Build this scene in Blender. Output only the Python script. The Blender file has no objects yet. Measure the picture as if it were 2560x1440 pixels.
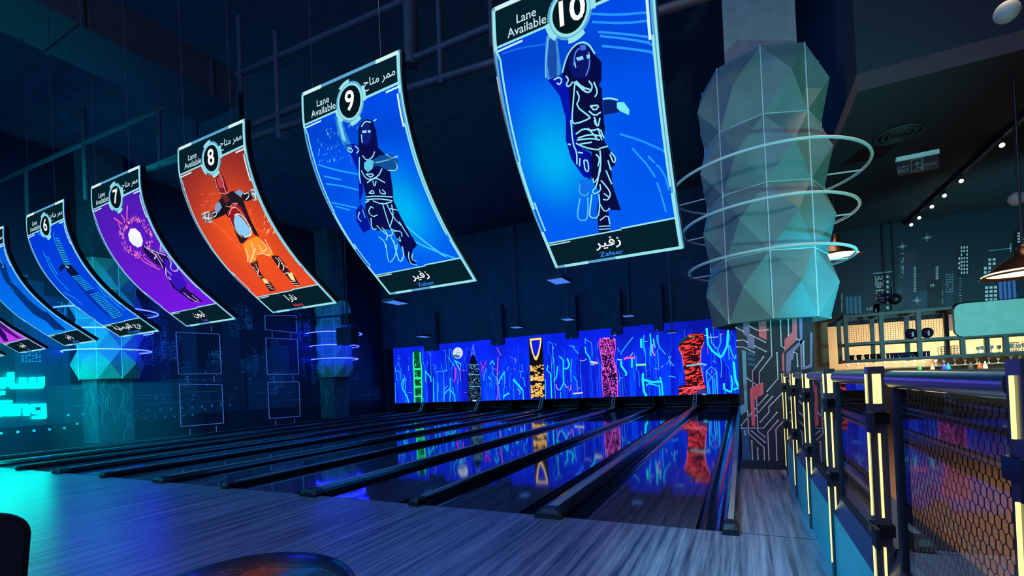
import bpy, bmesh, math, random
from mathutils import Vector, Matrix
PI=math.pi
SC=bpy.context.scene
COL=SC.collection
# ------------------------------------------------------------------ camera
CX,CY,CZ=-0.0067,-4.3419,1.3272
FPX,YAW,PIT,ROL,SHY=1176.25,0.45442,0.00664,-0.045534,231.58
def axes():
    cy,sy=math.cos(YAW),math.sin(YAW); cp,sp=math.cos(PIT),math.sin(PIT)
    f=Vector((-sy*cp,cy*cp,sp)); r0=Vector((cy,sy,0)); u0=r0.cross(f)
    c,s=math.cos(ROL),math.sin(ROL)
    return r0*c+u0*s, u0*c-r0*s, f
AR,AU,AF=axes()
cd=bpy.data.cameras.new('camera'); cam=bpy.data.objects.new('camera',cd); COL.objects.link(cam)
cd.sensor_width=36; cd.lens=FPX/2560*36; cd.shift_y=SHY/2560; cd.clip_start=0.02; cd.clip_end=200
m=Matrix((AR,AU,-AF)).transposed().to_4x4(); m.translation=(CX,CY,CZ); cam.matrix_world=m
SC.camera=cam
CAM=Vector((CX,CY,CZ))
# ------------------------------------------------------------------ world, exposure
w=bpy.data.worlds.new('world'); SC.world=w; w.use_nodes=True
bg=w.node_tree.nodes['Background']; bg.inputs[0].default_value=(0.10,0.25,0.55,1); bg.inputs[1].default_value=0.05
SC.view_settings.view_transform='Standard'; SC.view_settings.look='None'
SC.view_settings.exposure=0; SC.view_settings.gamma=1; SC.view_settings.use_curve_mapping=False
# ------------------------------------------------------------------ lights
def lin(c):
    return tuple((x/255/12.92) if x/255<=0.04045 else ((x/255+0.055)/1.055)**2.4 for x in c)
def area(name,loc,target,size,power,col,size_y=None,spread=None):
    l=bpy.data.lights.new(name,'AREA'); l.energy=power; l.color=col; l.size=size
    if size_y: l.shape='RECTANGLE'; l.size_y=size_y
    if spread: l.spread=spread
    o=bpy.data.objects.new(name,l); COL.objects.link(o); o.location=loc
    d=Vector(target)-Vector(loc); o.rotation_euler=d.to_track_quat('-Z','Y').to_euler(); return o
def spot(name,loc,target,power,col,angle=60,blend=.5,rad=.05):
    l=bpy.data.lights.new(name,'SPOT'); l.energy=power; l.color=col; l.spot_size=math.radians(angle); l.spot_blend=blend; l.shadow_soft_size=rad
    o=bpy.data.objects.new(name,l); COL.objects.link(o); o.location=loc
    d=Vector(target)-Vector(loc); o.rotation_euler=d.to_track_quat('-Z','Y').to_euler(); return o
def point(name,loc,power,col,rad=.05):
    l=bpy.data.lights.new(name,'POINT'); l.energy=power; l.color=col; l.shadow_soft_size=rad
    o=bpy.data.objects.new(name,l); COL.objects.link(o); o.location=loc; return o
# soft fill lights added out of view to lift the dark hall
area('seating_area_fill',(-4,-8,6.5),(-4,-2.5,0),6,430,(.26,.40,1.0))
area('hall_blue_fill',(-6,-12.6,5.5),(-8,2,4.5),14,900,(.0,.25,1.0),size_y=5)  # unseen blue fill from behind, added to lift beams and walls
area('lane_blue_fill',(-8.5,9.5,8.7),(-8.5,9.5,0),12,520,(.01,.24,1.0),size_y=7)  # added overhead blue fill for the lane zone
area('right_warm_fill',(5.5,-6,5),(2,1,1.5),3,60,(1.0,.72,.5))  # added warm fill from behind on the right
spot('teal_column_spot',(3.6,-1.2,1.0),(.55,3.2,3.3),800,(.05,.88,.84),60,.8,.15)
spot('cyan_column_spot',(3.4,1.6,.8),(1.1,3.2,2.4),1000,(0,.6,1.0),34,.8,.1)
spot('grey_column_spot',(-2.6,-3.4,4.8),(.3,3.3,3.9),300,(.95,1.0,.84),66,.9,.3)
spot('cyan_wall_wash',(-15.6,-2.5,3.6),(-16.6,1.6,0.0),900,(0,.75,.95),80,.9,.2)  # unseen spot added for the cyan glow along the left wall
area('sign_wall_wash',(-15.2,-.2,2.4),(-17.2,.6,1.5),2.5,260,(0,.8,.85))  # added light for the halo on the wall around the sign
area('bar_floor_wash',(3.0,2,5.0),(3.0,2,0),4.2,300,(1.0,.70,.48),size_y=12,spread=math.radians(75))  # unseen warm area light added to brighten the floor behind the glass
spot('kick_panel_wash',(-1.6,-2.2,3.4),(.5,-.5,.1),560,(.1,.75,1),48,.8,.2)  # unseen spot added to brighten the teal kick panels
spot('city_wall_wash',(4.5,5.0,1.8),(4.8,10,3.6),600,(.25,.8,.88),95,1,.3)
area('left_teal_fill',(-13.0,-1.5,4.2),(-14,5,0),5,420,(0,.62,.75))  # added teal fill for the lanes and floor at the left
spot('pillar_fill',(-1.4,-1.6,3.3),(.3,2.8,.8),330,(1.0,.74,.68),40,.9,.2)  # soft warm spot added to lift the pillar print and floor strip
area('back_bar_fill',(6,11.6,2.55),(6,12.7,1.2),6,300,(1.0,.8,.55),size_y=.4)  # unseen warm area light added to brighten the bar's back wall
# ------------------------------------------------------------------ pixel tools (trace helpers)
def ray(x,y): return AF+AR*((x-1280)/FPX)-AU*((y-720-SHY)/FPX)
def at(x,y,X=None,Y=None,Z=None):
    d=ray(x,y)
    i,v=(0,X) if X is not None else ((1,Y) if Y is not None else (2,Z))
    return CAM+d*((v-CAM[i])/d[i])
# ------------------------------------------------------------------ materials
MATS={}
def mat(name,col,rough=.5,metal=0,spec=.5,emit=None,es=1,coat=0,trans=0,ior=None,noise=None,bump=0):
    m=bpy.data.materials.new(name); m.use_nodes=True; nt=m.node_tree; b=nt.nodes['Principled BSDF']
    c=lin(col)+(1,)
    b.inputs['Base Color'].default_value=c; b.inputs['Roughness'].default_value=rough; b.inputs['Metallic'].default_value=metal
    b.inputs['Specular IOR Level'].default_value=spec; b.inputs['Coat Weight'].default_value=coat
    if trans: b.inputs['Transmission Weight'].default_value=trans
    if ior: b.inputs['IOR'].default_value=ior
    if emit: b.inputs['Emission Color'].default_value=lin(emit)+(1,); b.inputs['Emission Strength'].default_value=es
    if noise:
        sc,amt=noise
        tc=nt.nodes.new('ShaderNodeTexCoord'); n=nt.nodes.new('ShaderNodeTexNoise'); n.inputs['Scale'].default_value=sc; n.inputs['Detail'].default_value=6
        nt.links.new(tc.outputs['Object'],n.inputs['Vector'])
        mr=nt.nodes.new('ShaderNodeMapRange'); mr.inputs[1].default_value=.3; mr.inputs[2].default_value=.7; mr.inputs[3].default_value=1-amt; mr.inputs[4].default_value=1+amt
        nt.links.new(n.outputs['Fac'],mr.inputs[0])
        mx=nt.nodes.new('ShaderNodeVectorMath'); mx.operation='SCALE'; mx.inputs[0].default_value=c[:3]; nt.links.new(mr.outputs[0],mx.inputs['Scale'])
        nt.links.new(mx.outputs[0],b.inputs['Base Color'])
        if bump:
            bp=nt.nodes.new('ShaderNodeBump'); bp.inputs['Strength'].default_value=bump; bp.inputs['Distance'].default_value=.01
            nt.links.new(n.outputs['Fac'],bp.inputs['Height']); nt.links.new(bp.outputs[0],b.inputs['Normal'])
    MATS[name]=m; return m
def emis_attr(name,strength):
    m=bpy.data.materials.new(name); m.use_nodes=True; nt=m.node_tree; nt.nodes.clear()
    o=nt.nodes.new('ShaderNodeOutputMaterial'); e=nt.nodes.new('ShaderNodeEmission'); a=nt.nodes.new('ShaderNodeVertexColor'); a.layer_name='Col'
    e.inputs[1].default_value=strength; nt.links.new(a.outputs[0],e.inputs[0]); nt.links.new(e.outputs[0],o.inputs[0]); return m
def print_attr(name,rough=.5,spec=.4):
    m=bpy.data.materials.new(name); m.use_nodes=True; nt=m.node_tree; b=nt.nodes['Principled BSDF']
    a=nt.nodes.new('ShaderNodeVertexColor'); a.layer_name='Col'; nt.links.new(a.outputs[0],b.inputs['Base Color'])
    b.inputs['Roughness'].default_value=rough; b.inputs['Specular IOR Level'].default_value=spec; return m
M_SCR=emis_attr('screen_glow',1.0)
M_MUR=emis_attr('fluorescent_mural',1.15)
M_PRN=print_attr('printed_vinyl',.55)
M_WALL=print_attr('wall_print',.5)
M_BLACK=mat('black_plastic',(14,15,18),.45)
M_HOUS=mat('screen_housing',(10,12,16),.35)
M_CEIL=mat('black_ceiling',(58,62,70),.9,noise=(3,.25))
M_DARKW=mat('dark_wall',(46,54,70),.8,noise=(2,.2))
M_STEEL=mat('painted_steel',(58,60,62),.6,noise=(5,.2))
M_DUCT=mat('painted_duct',(52,55,58),.55,noise=(4,.15))
M_CHROME=mat('chrome',(200,200,205),.24,1)
M_RAILP=mat('pale_rail',(240,235,215),.5)
M_POST=mat('brushed_post',(58,54,56),.22,spec=.7)
M_CHROMED=mat('dark_chrome',(90,88,88),.18,1)
M_CONC=mat('grey_plaster',(120,125,122),.8,noise=(7,.12),bump=.15)
M_FACET=mat('facet_panel',(104,124,118),.6,noise=(2.3,.16))
M_SEAM=mat('pale_seam',(190,200,195),.5)
M_RING_OFF=mat('ring_tube',(190,200,195),.4)
M_RING_ON=mat('neon_ring',(120,140,255),.4,emit=(22,30,255),es=32)
M_NEON=mat('cyan_sign_face',(0,240,220),.4,emit=(0,255,225),es=10)
M_BEIGE=mat('warm_wall',(190,165,130),.8,noise=(1.5,.08))
M_RACK=mat('rack_steel',(88,104,104),.5,noise=(9,.1))
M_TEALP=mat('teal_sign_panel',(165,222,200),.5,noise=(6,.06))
M_LAMPM=mat('bronze_shade',(74,50,38),.25,.7)
M_WARM=mat('warm_bulb',(255,225,170),.5,emit=(255,222,160),es=3)
M_LEDY=mat('yellow_led',(255,235,120),.4,emit=(255,232,125),es=1.5)
M_DIV=mat('divider_cap',(62,62,66),.16,.75)
M_DIVS=mat('divider_strip',(158,150,142),.35,.15)
M_GUT=mat('gutter_composite',(16,18,26),.14,coat=.4)
M_RUB=mat('black_rubber',(9,9,11),.5)
M_PIT=mat('pit_black',(10,11,13),.6)
M_KICK=mat('kick_panel',(64,160,170),.45)
M_LEDGE=mat('ledge_panel',(48,56,84),.35)
M_CARPET=mat('brown_floor',(128,98,74),.7,noise=(14,.3))
M_LEATH=mat('black_leather',(12,15,20),.28,coat=.3,noise=(60,.2),bump=.1)
M_FAB=mat('dark_upholstery',(10,13,17),.65)
M_PURP=mat('purple_ball',(52,30,62),.25)
M_WHITE=mat('white_strip',(220,220,220),.5)
M_BAR=mat('bar_front',(110,78,52),.6,noise=(8,.15))
M_UV=mat('flood_lens',(60,110,220),.4,emit=(70,125,225),es=1.0)
M_LAV=mat('lavender_tube',(120,135,190),.4,emit=(70,90,150),es=.35)
def glass(name,col,refl=.12):
    m=bpy.data.materials.new(name); m.use_nodes=True; nt=m.node_tree; nt.nodes.clear()
    o=nt.nodes.new('ShaderNodeOutputMaterial'); t=nt.nodes.new('ShaderNodeBsdfTransparent'); g=nt.nodes.new('ShaderNodeBsdfGlossy'); lw=nt.nodes.new('ShaderNodeLayerWeight'); lw.inputs[0].default_value=.5; fr=nt.nodes.new('ShaderNodeMath'); fr.operation='POWER'; fr.inputs[1].default_value=4.2; nt.links.new(lw.outputs['Facing'],fr.inputs[0]); mx=nt.nodes.new('ShaderNodeMixShader')
    t.inputs[0].default_value=col+(1,); g.inputs['Roughness'].default_value=.01; 
    nt.links.new(fr.outputs[0],mx.inputs[0]); nt.links.new(t.outputs[0],mx.inputs[1]); nt.links.new(g.outputs[0],mx.inputs[2]); nt.links.new(mx.outputs[0],o.inputs[0]); return m
def haze(name,dens,col,an=.3):
    m=bpy.data.materials.new(name); m.use_nodes=True; nt=m.node_tree; nt.nodes.clear()
    o=nt.nodes.new('ShaderNodeOutputMaterial'); v=nt.nodes.new('ShaderNodeVolumeScatter'); v.inputs['Color'].default_value=col+(1,); v.inputs['Density'].default_value=dens; v.inputs['Anisotropy'].default_value=an
    nt.links.new(v.outputs[0],o.inputs['Volume']); return m
M_GLASS=glass('clear_pane',(.86,.84,.82))
def wood(name,c1,c2,rough,scalex,seam,coat=0,spec=.5,bumpy=0):
    m=bpy.data.materials.new(name); m.use_nodes=True; nt=m.node_tree; b=nt.nodes['Principled BSDF']; N=nt.nodes; L=nt.links
    tc=N.new('ShaderNodeTexCoord'); mp=N.new('ShaderNodeMapping'); mp.inputs['Scale'].default_value=(scalex,.55,1); L.new(tc.outputs['Object'],mp.inputs[0])
    n=N.new('ShaderNodeTexNoise'); n.inputs['Scale'].default_value=1; n.inputs['Detail'].default_value=8; n.inputs['Roughness'].default_value=.7; L.new(mp.outputs[0],n.inputs['Vector'])
    cr=N.new('ShaderNodeValToRGB'); cr.color_ramp.elements[0].position=.36; cr.color_ramp.elements[0].color=lin(c1)+(1,); cr.color_ramp.elements[1].position=.68; cr.color_ramp.elements[1].color=lin(c2)+(1,)
    L.new(n.outputs['Fac'],cr.inputs[0])
    br=N.new('ShaderNodeTexBrick'); br.inputs['Scale'].default_value=1; br.inputs['Brick Width'].default_value=2.4; br.inputs['Row Height'].default_value=seam; br.inputs['Mortar Size'].default_value=.0012
    br.inputs['Color1'].default_value=(1,1,1,1); br.inputs['Color2'].default_value=(.82,.82,.82,1); br.inputs['Mortar'].default_value=(.45,.45,.45,1)
    mp2=N.new('ShaderNodeMapping'); mp2.inputs['Rotation'].default_value=(0,0,PI/2); L.new(tc.outputs['Object'],mp2.inputs[0]); L.new(mp2.outputs[0],br.inputs['Vector'])
    mx=N.new('ShaderNodeMixRGB'); mx.blend_type='MULTIPLY'; mx.inputs[0].default_value=1; L.new(cr.outputs[0],mx.inputs[1]); L.new(br.outputs[0],mx.inputs[2])
    L.new(mx.outputs[0],b.inputs['Base Color']); b.inputs['Roughness'].default_value=rough; b.inputs['Coat Weight'].default_value=coat; b.inputs['Coat Roughness'].default_value=.02; b.inputs['Specular IOR Level'].default_value=spec
    return m
M_APP=wood('approach_laminate',(58,62,84),(160,162,182),.3,19,.13,spec=.6)
M_LANE=wood('lane_laminate',(50,48,62),(92,86,108),.05,22,.09,spec=1.0)
# ------------------------------------------------------------------ mesh builder
class MB:
    def __init__(s): s.v=[]; s.f=[]; s.c=[]; s.mi=[]; s.sm=[]
    def face(s,pts,col=None,mi=0,smooth=False):
        b=len(s.v); s.v+= [tuple(p) for p in pts]; s.f.append(tuple(range(b,b+len(pts)))); s.c.append(col); s.mi.append(mi); s.sm.append(smooth); return s
    def box(s,x0,x1,y0,y1,z0,z1,col=None,mi=0):
        p=[(x0,y0,z0),(x1,y0,z0),(x1,y1,z0),(x0,y1,z0),(x0,y0,z1),(x1,y0,z1),(x1,y1,z1),(x0,y1,z1)]
        b=len(s.v); s.v+=p
        for q in ((0,3,2,1),(4,5,6,7),(0,1,5,4),(1,2,6,5),(2,3,7,6),(3,0,4,7)): s.f.append(tuple(b+i for i in q)); s.c.append(col); s.mi.append(mi); s.sm.append(False)
        return s
    def grid(s,rows,closed_u=False,col=None,mi=0,smooth=True):
        b=len(s.v); n=len(rows[0])
        for r in rows: s.v+=[tuple(p) for p in r]
        for i in range(len(rows)-1):
            for j in range(n if closed_u else n-1):
                k=(j+1)%n
                s.f.append((b+i*n+j,b+i*n+k,b+(i+1)*n+k,b+(i+1)*n+j)); s.c.append(col); s.mi.append(mi); s.sm.append(smooth)
        return s
    def tube(s,pts,r,n=8,closed=False,col=None,mi=0,cap=True):
        pts=[Vector(p) for p in pts]; rows=[]; m=len(pts); up=None
        for i,p in enumerate(pts):
            if closed: t=(pts[(i+1)%m]-pts[i-1])
            else: t=pts[min(i+1,m-1)]-pts[max(i-1,0)]
            t.normalize()
            if up is None:
                up=Vector((0,0,1)) if abs(t.z)<.9 else Vector((1,0,0))
            a=t.cross(up).normalized(); b2=a.cross(t).normalized(); up=b2
            rr=r[i] if isinstance(r,(list,tuple)) else r
            rows.append([p+(a*math.cos(2*PI*k/n)+b2*math.sin(2*PI*k/n))*rr for k in range(n)])
        if closed: rows.append(rows[0])
        s.grid(rows,True,col,mi)
        if cap and not closed:
            s.face(list(reversed(rows[0])),col,mi); s.face(rows[-1],col,mi)
        return s
    def lathe(s,prof,c=(0,0,0),n=24,col=None,mi=0,smooth=True):
        rows=[[(c[0]+r*math.cos(2*PI*k/n),c[1]+r*math.sin(2*PI*k/n),c[2]+z) for k in range(n)] for r,z in prof]
        return s.grid(rows,True,col,mi,smooth)
    def build(s,name,mats,parent=None,loc=None):
        me=bpy.data.meshes.new(name); me.from_pydata(s.v,[],s.f)
        for mm in (mats if isinstance(mats,(list,tuple)) else [mats]): me.materials.append(mm)
        me.polygons.foreach_set('material_index',s.mi); me.polygons.foreach_set('use_smooth',s.sm)
        if any(c is not None for c in s.c):
            ca=me.color_attributes.new('Col','FLOAT_COLOR','CORNER'); d=[]
            for f,c in zip(s.f,s.c):
                if c is None: d+= [0,0,0,1]*len(f)
                elif isinstance(c[0],(tuple,list)):
                    for cc in c: d+=list(cc)+[1]
                else: d+=(list(c)+[1])*len(f)
            ca.data.foreach_set('color',d)
        me.update()
        o=bpy.data.objects.new(name,me); COL.objects.link(o)
        if parent:
            o.parent=parent; o.location=(0,0,0) if parent.parent else -Vector(parent.location)
        elif loc: o.location=loc
        return o
def tag(o,label=None,cat=None,group=None,kind=None):
    if label: o['label']=label
    if cat: o['category']=cat
    if group: o['group']=group
    if kind: o['kind']=kind
    return o
def thing(name,label,cat,loc=(0,0,0),group=None):
    o=bpy.data.objects.new(name,None); COL.objects.link(o); o.location=loc; o.empty_display_size=.1
    return tag(o,label,cat,group)
def struct(name,mb,m,label=None):
    o=mb.build(name,m); o['kind']='structure'
    if label: o['label']=label
    return o
def copy_tree(o,parent=None):
    c=o.copy(); COL.objects.link(c); c.parent=parent
    for ch in list(o.children): copy_tree(ch,c)
    return c
# text -> triangles in 2D
def text_faces(body,size,bold=0.0,align='CENTER',sx=1.0):
    cu=bpy.data.curves.new('tmp','FONT'); cu.body=body; cu.size=size; cu.align_x=align; cu.align_y='CENTER'; cu.offset=bold*size; cu.resolution_u=3; cu.space_line=.85
    o=bpy.data.objects.new('tmp',cu); COL.objects.link(o); dg=bpy.context.evaluated_depsgraph_get()
    me=bpy.data.meshes.new_from_object(o.evaluated_get(dg)); vs=[(v.co.x*sx,v.co.y) for v in me.vertices]; fs=[tuple(p.vertices) for p in me.polygons]
    bpy.data.objects.remove(o); bpy.data.curves.remove(cu); bpy.data.meshes.remove(me)
    return vs,fs
def art_text(mb,place,cx,cy,body,size,col,layer,bold=0,sx=1.0,align='CENTER',rot=0,cuts=None):
    vs,fs=text_faces(body,size,bold,align,sx); ca,sa=math.cos(rot),math.sin(rot)
    if cuts:
        bm=bmesh.new(); bv=[bm.verts.new((cx+x*ca-y*sa,cy+x*sa+y*ca,0)) for x,y in vs]
        for f in fs:
            try: bm.faces.new([bv[i] for i in f])
            except ValueError: pass
        for c in cuts: bmesh.ops.bisect_plane(bm,geom=bm.verts[:]+bm.edges[:]+bm.faces[:],plane_co=(0,c,0),plane_no=(0,1,0))
        bm.verts.index_update(); b=len(mb.v); mb.v+=[tuple(place(v.co.x,v.co.y,layer)) for v in bm.verts]; fs=[tuple(v.index for v in f.verts) for f in bm.faces]; bm.free()
    else:
        b=len(mb.v); mb.v+=[tuple(place(cx+x*ca-y*sa,cy+x*sa+y*ca,layer)) for x,y in vs]
    for f in fs: mb.f.append(tuple(b+i for i in f)); mb.c.append(col); mb.mi.append(0); mb.sm.append(False)
def tri2d(pts):
    from mathutils.geometry import tessellate_polygon
    return tessellate_polygon([[Vector((p[0],p[1],0)) for p in pts]])
def art_poly(mb,place,pts,col,layer,cuts=None):
    if cuts is None:
        b=len(mb.v); mb.v+=[tuple(place(x,y,layer)) for x,y in pts]
        for t in tri2d(pts): mb.f.append(tuple(b+i for i in t)); mb.c.append(col); mb.mi.append(0); mb.sm.append(False)
        return
    bm=bmesh.new(); vs=[bm.verts.new((x,y,0)) for x,y in pts]
    for t in tri2d(pts):
        try: bm.faces.new([vs[i] for i in t])
        except ValueError: pass
    for c in cuts:
        bmesh.ops.bisect_plane(bm,geom=bm.verts[:]+bm.edges[:]+bm.faces[:],plane_co=(0,c,0),plane_no=(0,1,0))
    bm.verts.ensure_lookup_table(); bm.verts.index_update()
    b=len(mb.v); mb.v+=[tuple(place(v.co.x,v.co.y,layer)) for v in bm.verts]
    for f in bm.faces: mb.f.append(tuple(b+v.index for v in f.verts)); mb.c.append(col); mb.mi.append(0); mb.sm.append(False)
    bm.free()
def art_line(mb,place,pts,wd,col,layer,step=.12,closed=False):
    P=[Vector((p[0],p[1])) for p in pts]
    if closed: P.append(P[0])
    Q=[P[0]]
    for a,b in zip(P,P[1:]):
        n=max(1,int((b-a).length/step)) 
        for i in range(1,n+1): Q.append(a.lerp(b,i/n))
    L=[];R=[]
    for i,p in enumerate(Q):
        t=(Q[min(i+1,len(Q)-1)]-Q[max(i-1,0)])
        if closed and i in (0,len(Q)-1): t=Q[1]-Q[-2]
        if t.length<1e-9: t=Vector((1,0))
        t.normalize(); n=Vector((-t.y,t.x))*wd/2
        L.append(place(*(p+n),layer)); R.append(place(*(p-n),layer))
    b=len(mb.v); k=len(L); mb.v+=[tuple(x) for x in L+R]
    for i in range(k-1): mb.f.append((b+i,b+k+i,b+k+i+1,b+i+1)); mb.c.append(col); mb.mi.append(0); mb.sm.append(False)
def chaikin(p,n=2):
    for _ in range(n):
        q=[p[0]]
        for a,b in zip(p,p[1:]): q+=[(a[0]*.75+b[0]*.25,a[1]*.75+b[1]*.25),(a[0]*.25+b[0]*.75,a[1]*.25+b[1]*.75)]
        p=q+[p[-1]]
    return p
def mixc(a,b,t): return tuple(x+(y-x)*t for x,y in zip(a,b))
# ================================================================== SETTING
WX=-18.0; RX=0.48; YM=16.17
DX=[-.146,-1.765,-3.39,-5.08,-6.77,-8.48,-10.2,-11.93,-13.62,-15.3,-17.0]
HW=[.065 if i==0 else (.145 if i%2 else .065) for i in range(11)]
LY1=17.2
fl=MB(); fl.box(WX-.1,RX+.05,-13,-.012,-.12,0); struct('floor',fl,M_APP,'wood laminate approach floor in front of the lanes')
fl=MB(); fl.box(DX[0]+HW[0],RX+.05,.004,3.9,-.12,0); struct('floor_strip',fl,M_APP)
fl=MB(); fl.box(WX-.1,RX+.05,-.012,.004,-.12,-.002); struct('trim_1',fl,M_BLACK,'dark foul line across the floor')
fl=MB(); fl.box(WX-.1,DX[10]-HW[10],.004,18.4,-.12,-.001); struct('floor_edge',fl,M_PIT)
fl=MB(); fl.box(RX+.05,16,-13,13.5,-.12,0); struct('floor_seating',fl,M_CARPET,'brown floor beyond the glass partition')
fl=MB(); fl.box(WX-.1,RX+.05,.004,18.6,-.3,-.13); struct('floor_subfloor',fl,M_BLACK)
wl=MB(); wl.box(WX-.25,WX-.02,-13,18.6,-.1,9); struct('wall_left',wl,M_DARKW)
wl=MB(); wl.box(WX-.25,.6,18.4,18.6,-.1,9); struct('wall_back',wl,M_PIT)
wl=MB(); wl.box(WX-.25,1.2,YM+.1,YM+.35,3.56,9); struct('wall_soffit',wl,M_DARKW,'dark bulkhead above the glowing mural')
wl=MB(); wl.box(-.02,.3,3.9,18.6,-.1,3.6); struct('wall_lane_side',wl,M_DARKW)
wl=MB(); wl.box(.3,2.15,11.0,13.4,0,2.62); struct('wall_beside_column',wl,M_BEIGE,'warm beige wall end between column and bar')
wl=MB(); wl.box(.3,2.3,10.0,13.6,2.62,9); struct('wall_upper_right',wl,M_DARKW)
wl=MB(); wl.box(2.05,16,13.4,13.6,0,2.66); struct('wall_bar_back',wl,M_BEIGE)
wl=MB(); wl.box(WX-.25,16,-13,18.6,9,9.2); struct('ceiling',wl,M_CEIL)
# ------------------------------------------------------------------ left wall print (dark city with dim windows)
random.seed(4)
PW=lambda a,b,l: (WX+.002+l*.0015,a,b)
wp=MB(); art_poly(wp,PW,[(-3.2,0),(YM,0),(YM,8.9),(-3.2,8.9)],lin((20,30,48)),0)
for _ in range(70):
    y=random.uniform(-3,15.6); h=random.uniform(1.2,4.9); ww=random.uniform(.25,1.0); b=random.uniform(.4,1)
    art_poly(wp,PW,[(y,.75),(y+ww,.75),(y+ww,h),(y,h)],lin((int(18+22*b),int(34+30*b),int(52+36*b))),1+_*.15)
for _ in range(60):
    y=random.uniform(-2.5,15.2); z=random.uniform(1.1,4.2); nx=random.randint(2,7); nz=random.randint(5,22); px=.045; pz=random.choice((.05,.07,.09)); br=random.uniform(.25,1)
    for i in range(nx):
        for j in range(nz):
            if random.random()<.38: continue
            yy=y+i*px*1.6; zz=z+j*pz*.8
            if zz>5: continue
            art_poly(wp,PW,[(yy,zz),(yy+px,zz),(yy+px,zz+pz*.4),(yy,zz+pz*.4)],lin((int(60+70*br),int(95+80*br),int(120+90*br))),12+_*.1)
for z,y0,y1,st in ((.62,-1,2.6,.33),(.72,2.6,5.9,.3),(1.0,2.4,7.5,.35),(1.08,14.4,15.9,.22)):
    y=y0
    while y<y1:
        r=.04; art_poly(wp,PW,[(y+r*math.cos(k*PI/3),z+r*math.sin(k*PI/3)) for k in range(6)],lin((110,170,185)),20); y+=st
for _ in range(26):
    y=random.uniform(2,14); z=random.uniform(.8,2.4); art_line(wp,PW,[(y,z),(y+random.uniform(.4,1.6),z)],.014,lin((110,140,160)),19+_*.03,5)
for _ in range(60):
    y=random.uniform(3,15); z=random.uniform(.9,2.3); r=random.uniform(.012,.035); art_poly(wp,PW,[(y+r*math.cos(k*PI/3),z+r*math.sin(k*PI/3)) for k in range(6)],lin((150,180,200)),21+_*.03)
struct('wall_mural_left',wp,M_WALL,'dark printed city skyline covering the left wall')
# ------------------------------------------------------------------ lanes
TH=['dark skyline gap far left','dark skyline gap at the left','green tower','moon','black spired tower','dark blue sky','yellow crowned tower','pale cyan skyline','magenta twisted tower','red twisted tower']
for n in range(10):
    lane_no=10-n
    xr=DX[n]-HW[n]-.001; xl=DX[n+1]+HW[n+1]+.001; g=.215
    t=thing('bowling_lane','glossy dark wood bowling lane running under the hanging screen numbered %d'%lane_no if lane_no>4 else ['leftmost bowling lane beside the left wall','second bowling lane from the left wall','third bowling lane from the left wall','fourth bowling lane from the left wall'][lane_no-1],'bowling lane',((xl+xr)/2,0,0),'bowling lanes')
    b=MB(); b.box(xl+g,xr-g,.004,LY1,-.12,0); b.build('lane_surface',M_LANE,t)
    for x0,x1 in ((xl,xl+g),(xr-g,xr)):
        xc=(x0+x1)/2; r=g/2
        prof=[(x0,0)]+[(xc-r*math.cos(a),-.075*math.sin(a)-.012) for a in [PI*k/10 for k in range(11)]]+[(x1,0)]
        gb=MB(); gb.grid([[(x,y,z) for x,z in prof] for y in (.004,LY1)],False); gb.face([(x,.004,z) for x,z in prof])
        gb.build('gutter',M_GUT,t)
    b=MB(); b.box(xl+g,xr-g,LY1,LY1+.02,-.1,.012); b.build('tail_plank',M_DIVS,t)
wideL='wide dark lane divider with pale top strip, '
for n in range(11):
    x=DX[n]; hw=HW[n]; wide=hw>.1; h=.085
    pl=['at the right edge of the lane under screen 10','between the lanes under screens 10 and 9','between the lanes under screens 9 and 8','between the lanes under screens 8 and 7','between the lanes under screens 7 and 6','left of the lane under screen 6','two lanes left of the lane under screen 6','fourth divider from the left wall','third divider from the left wall','second divider from the left wall','against the left wall'][n]
    t=thing('lane_divider',('wide' if wide else 'narrow')+' dark metallic lane divider '+pl,'lane divider',(x,0,0),'dividers between the lanes')
    if wide: prof=[(-hw,-.02),(-hw,.03),(-hw+.035,.066),(-.062,h),(.062,h),(hw-.035,.066),(hw,.03),(hw,-.02)]
    else: prof=[(-hw,-.02),(-hw,.045),(-hw+.012,.07),(-.03,h),(.03,h),(hw-.012,.07),(hw,.045),(hw,-.02)]
    b=MB(); rows=[[(x+a,y,z) for a,z in prof] for y in (.06,8,16.0)]
    for i in range(2):
        for j in range(len(prof)-1): b.face([rows[i][j],rows[i][j+1],rows[i+1][j+1],rows[i+1][j]])
    b.face([(x+a,.06,z) for a,z in prof]); b.face([(x+a,16.0,z) for a,z in reversed(prof)])
    b.build('capping',M_DIV,t)
    s=MB(); k=.05 if wide else .024; s.box(x-k,x+k,.07,16,h,h+.003); s.build('top_strip',M_DIVS,t)
    e=MB(); q=[(a*1.0,z) for a,z in prof]; q=[(a,max(z,0.0) if abs(z)<.03 and z<0 else z+.004) for a,z in q]
    yr=[-.10,-.075,.065]; sc=[.55,1,1]; rws=[[(x+a*(.9+.1*s_),y,z*s_) for a,z in q] for y,s_ in zip(yr,sc)]
    e.grid(rws,True,smooth=False); e.face(rws[0]); e.face(list(reversed(rws[-1]))); e.build('end_cap',M_RUB,t)
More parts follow.
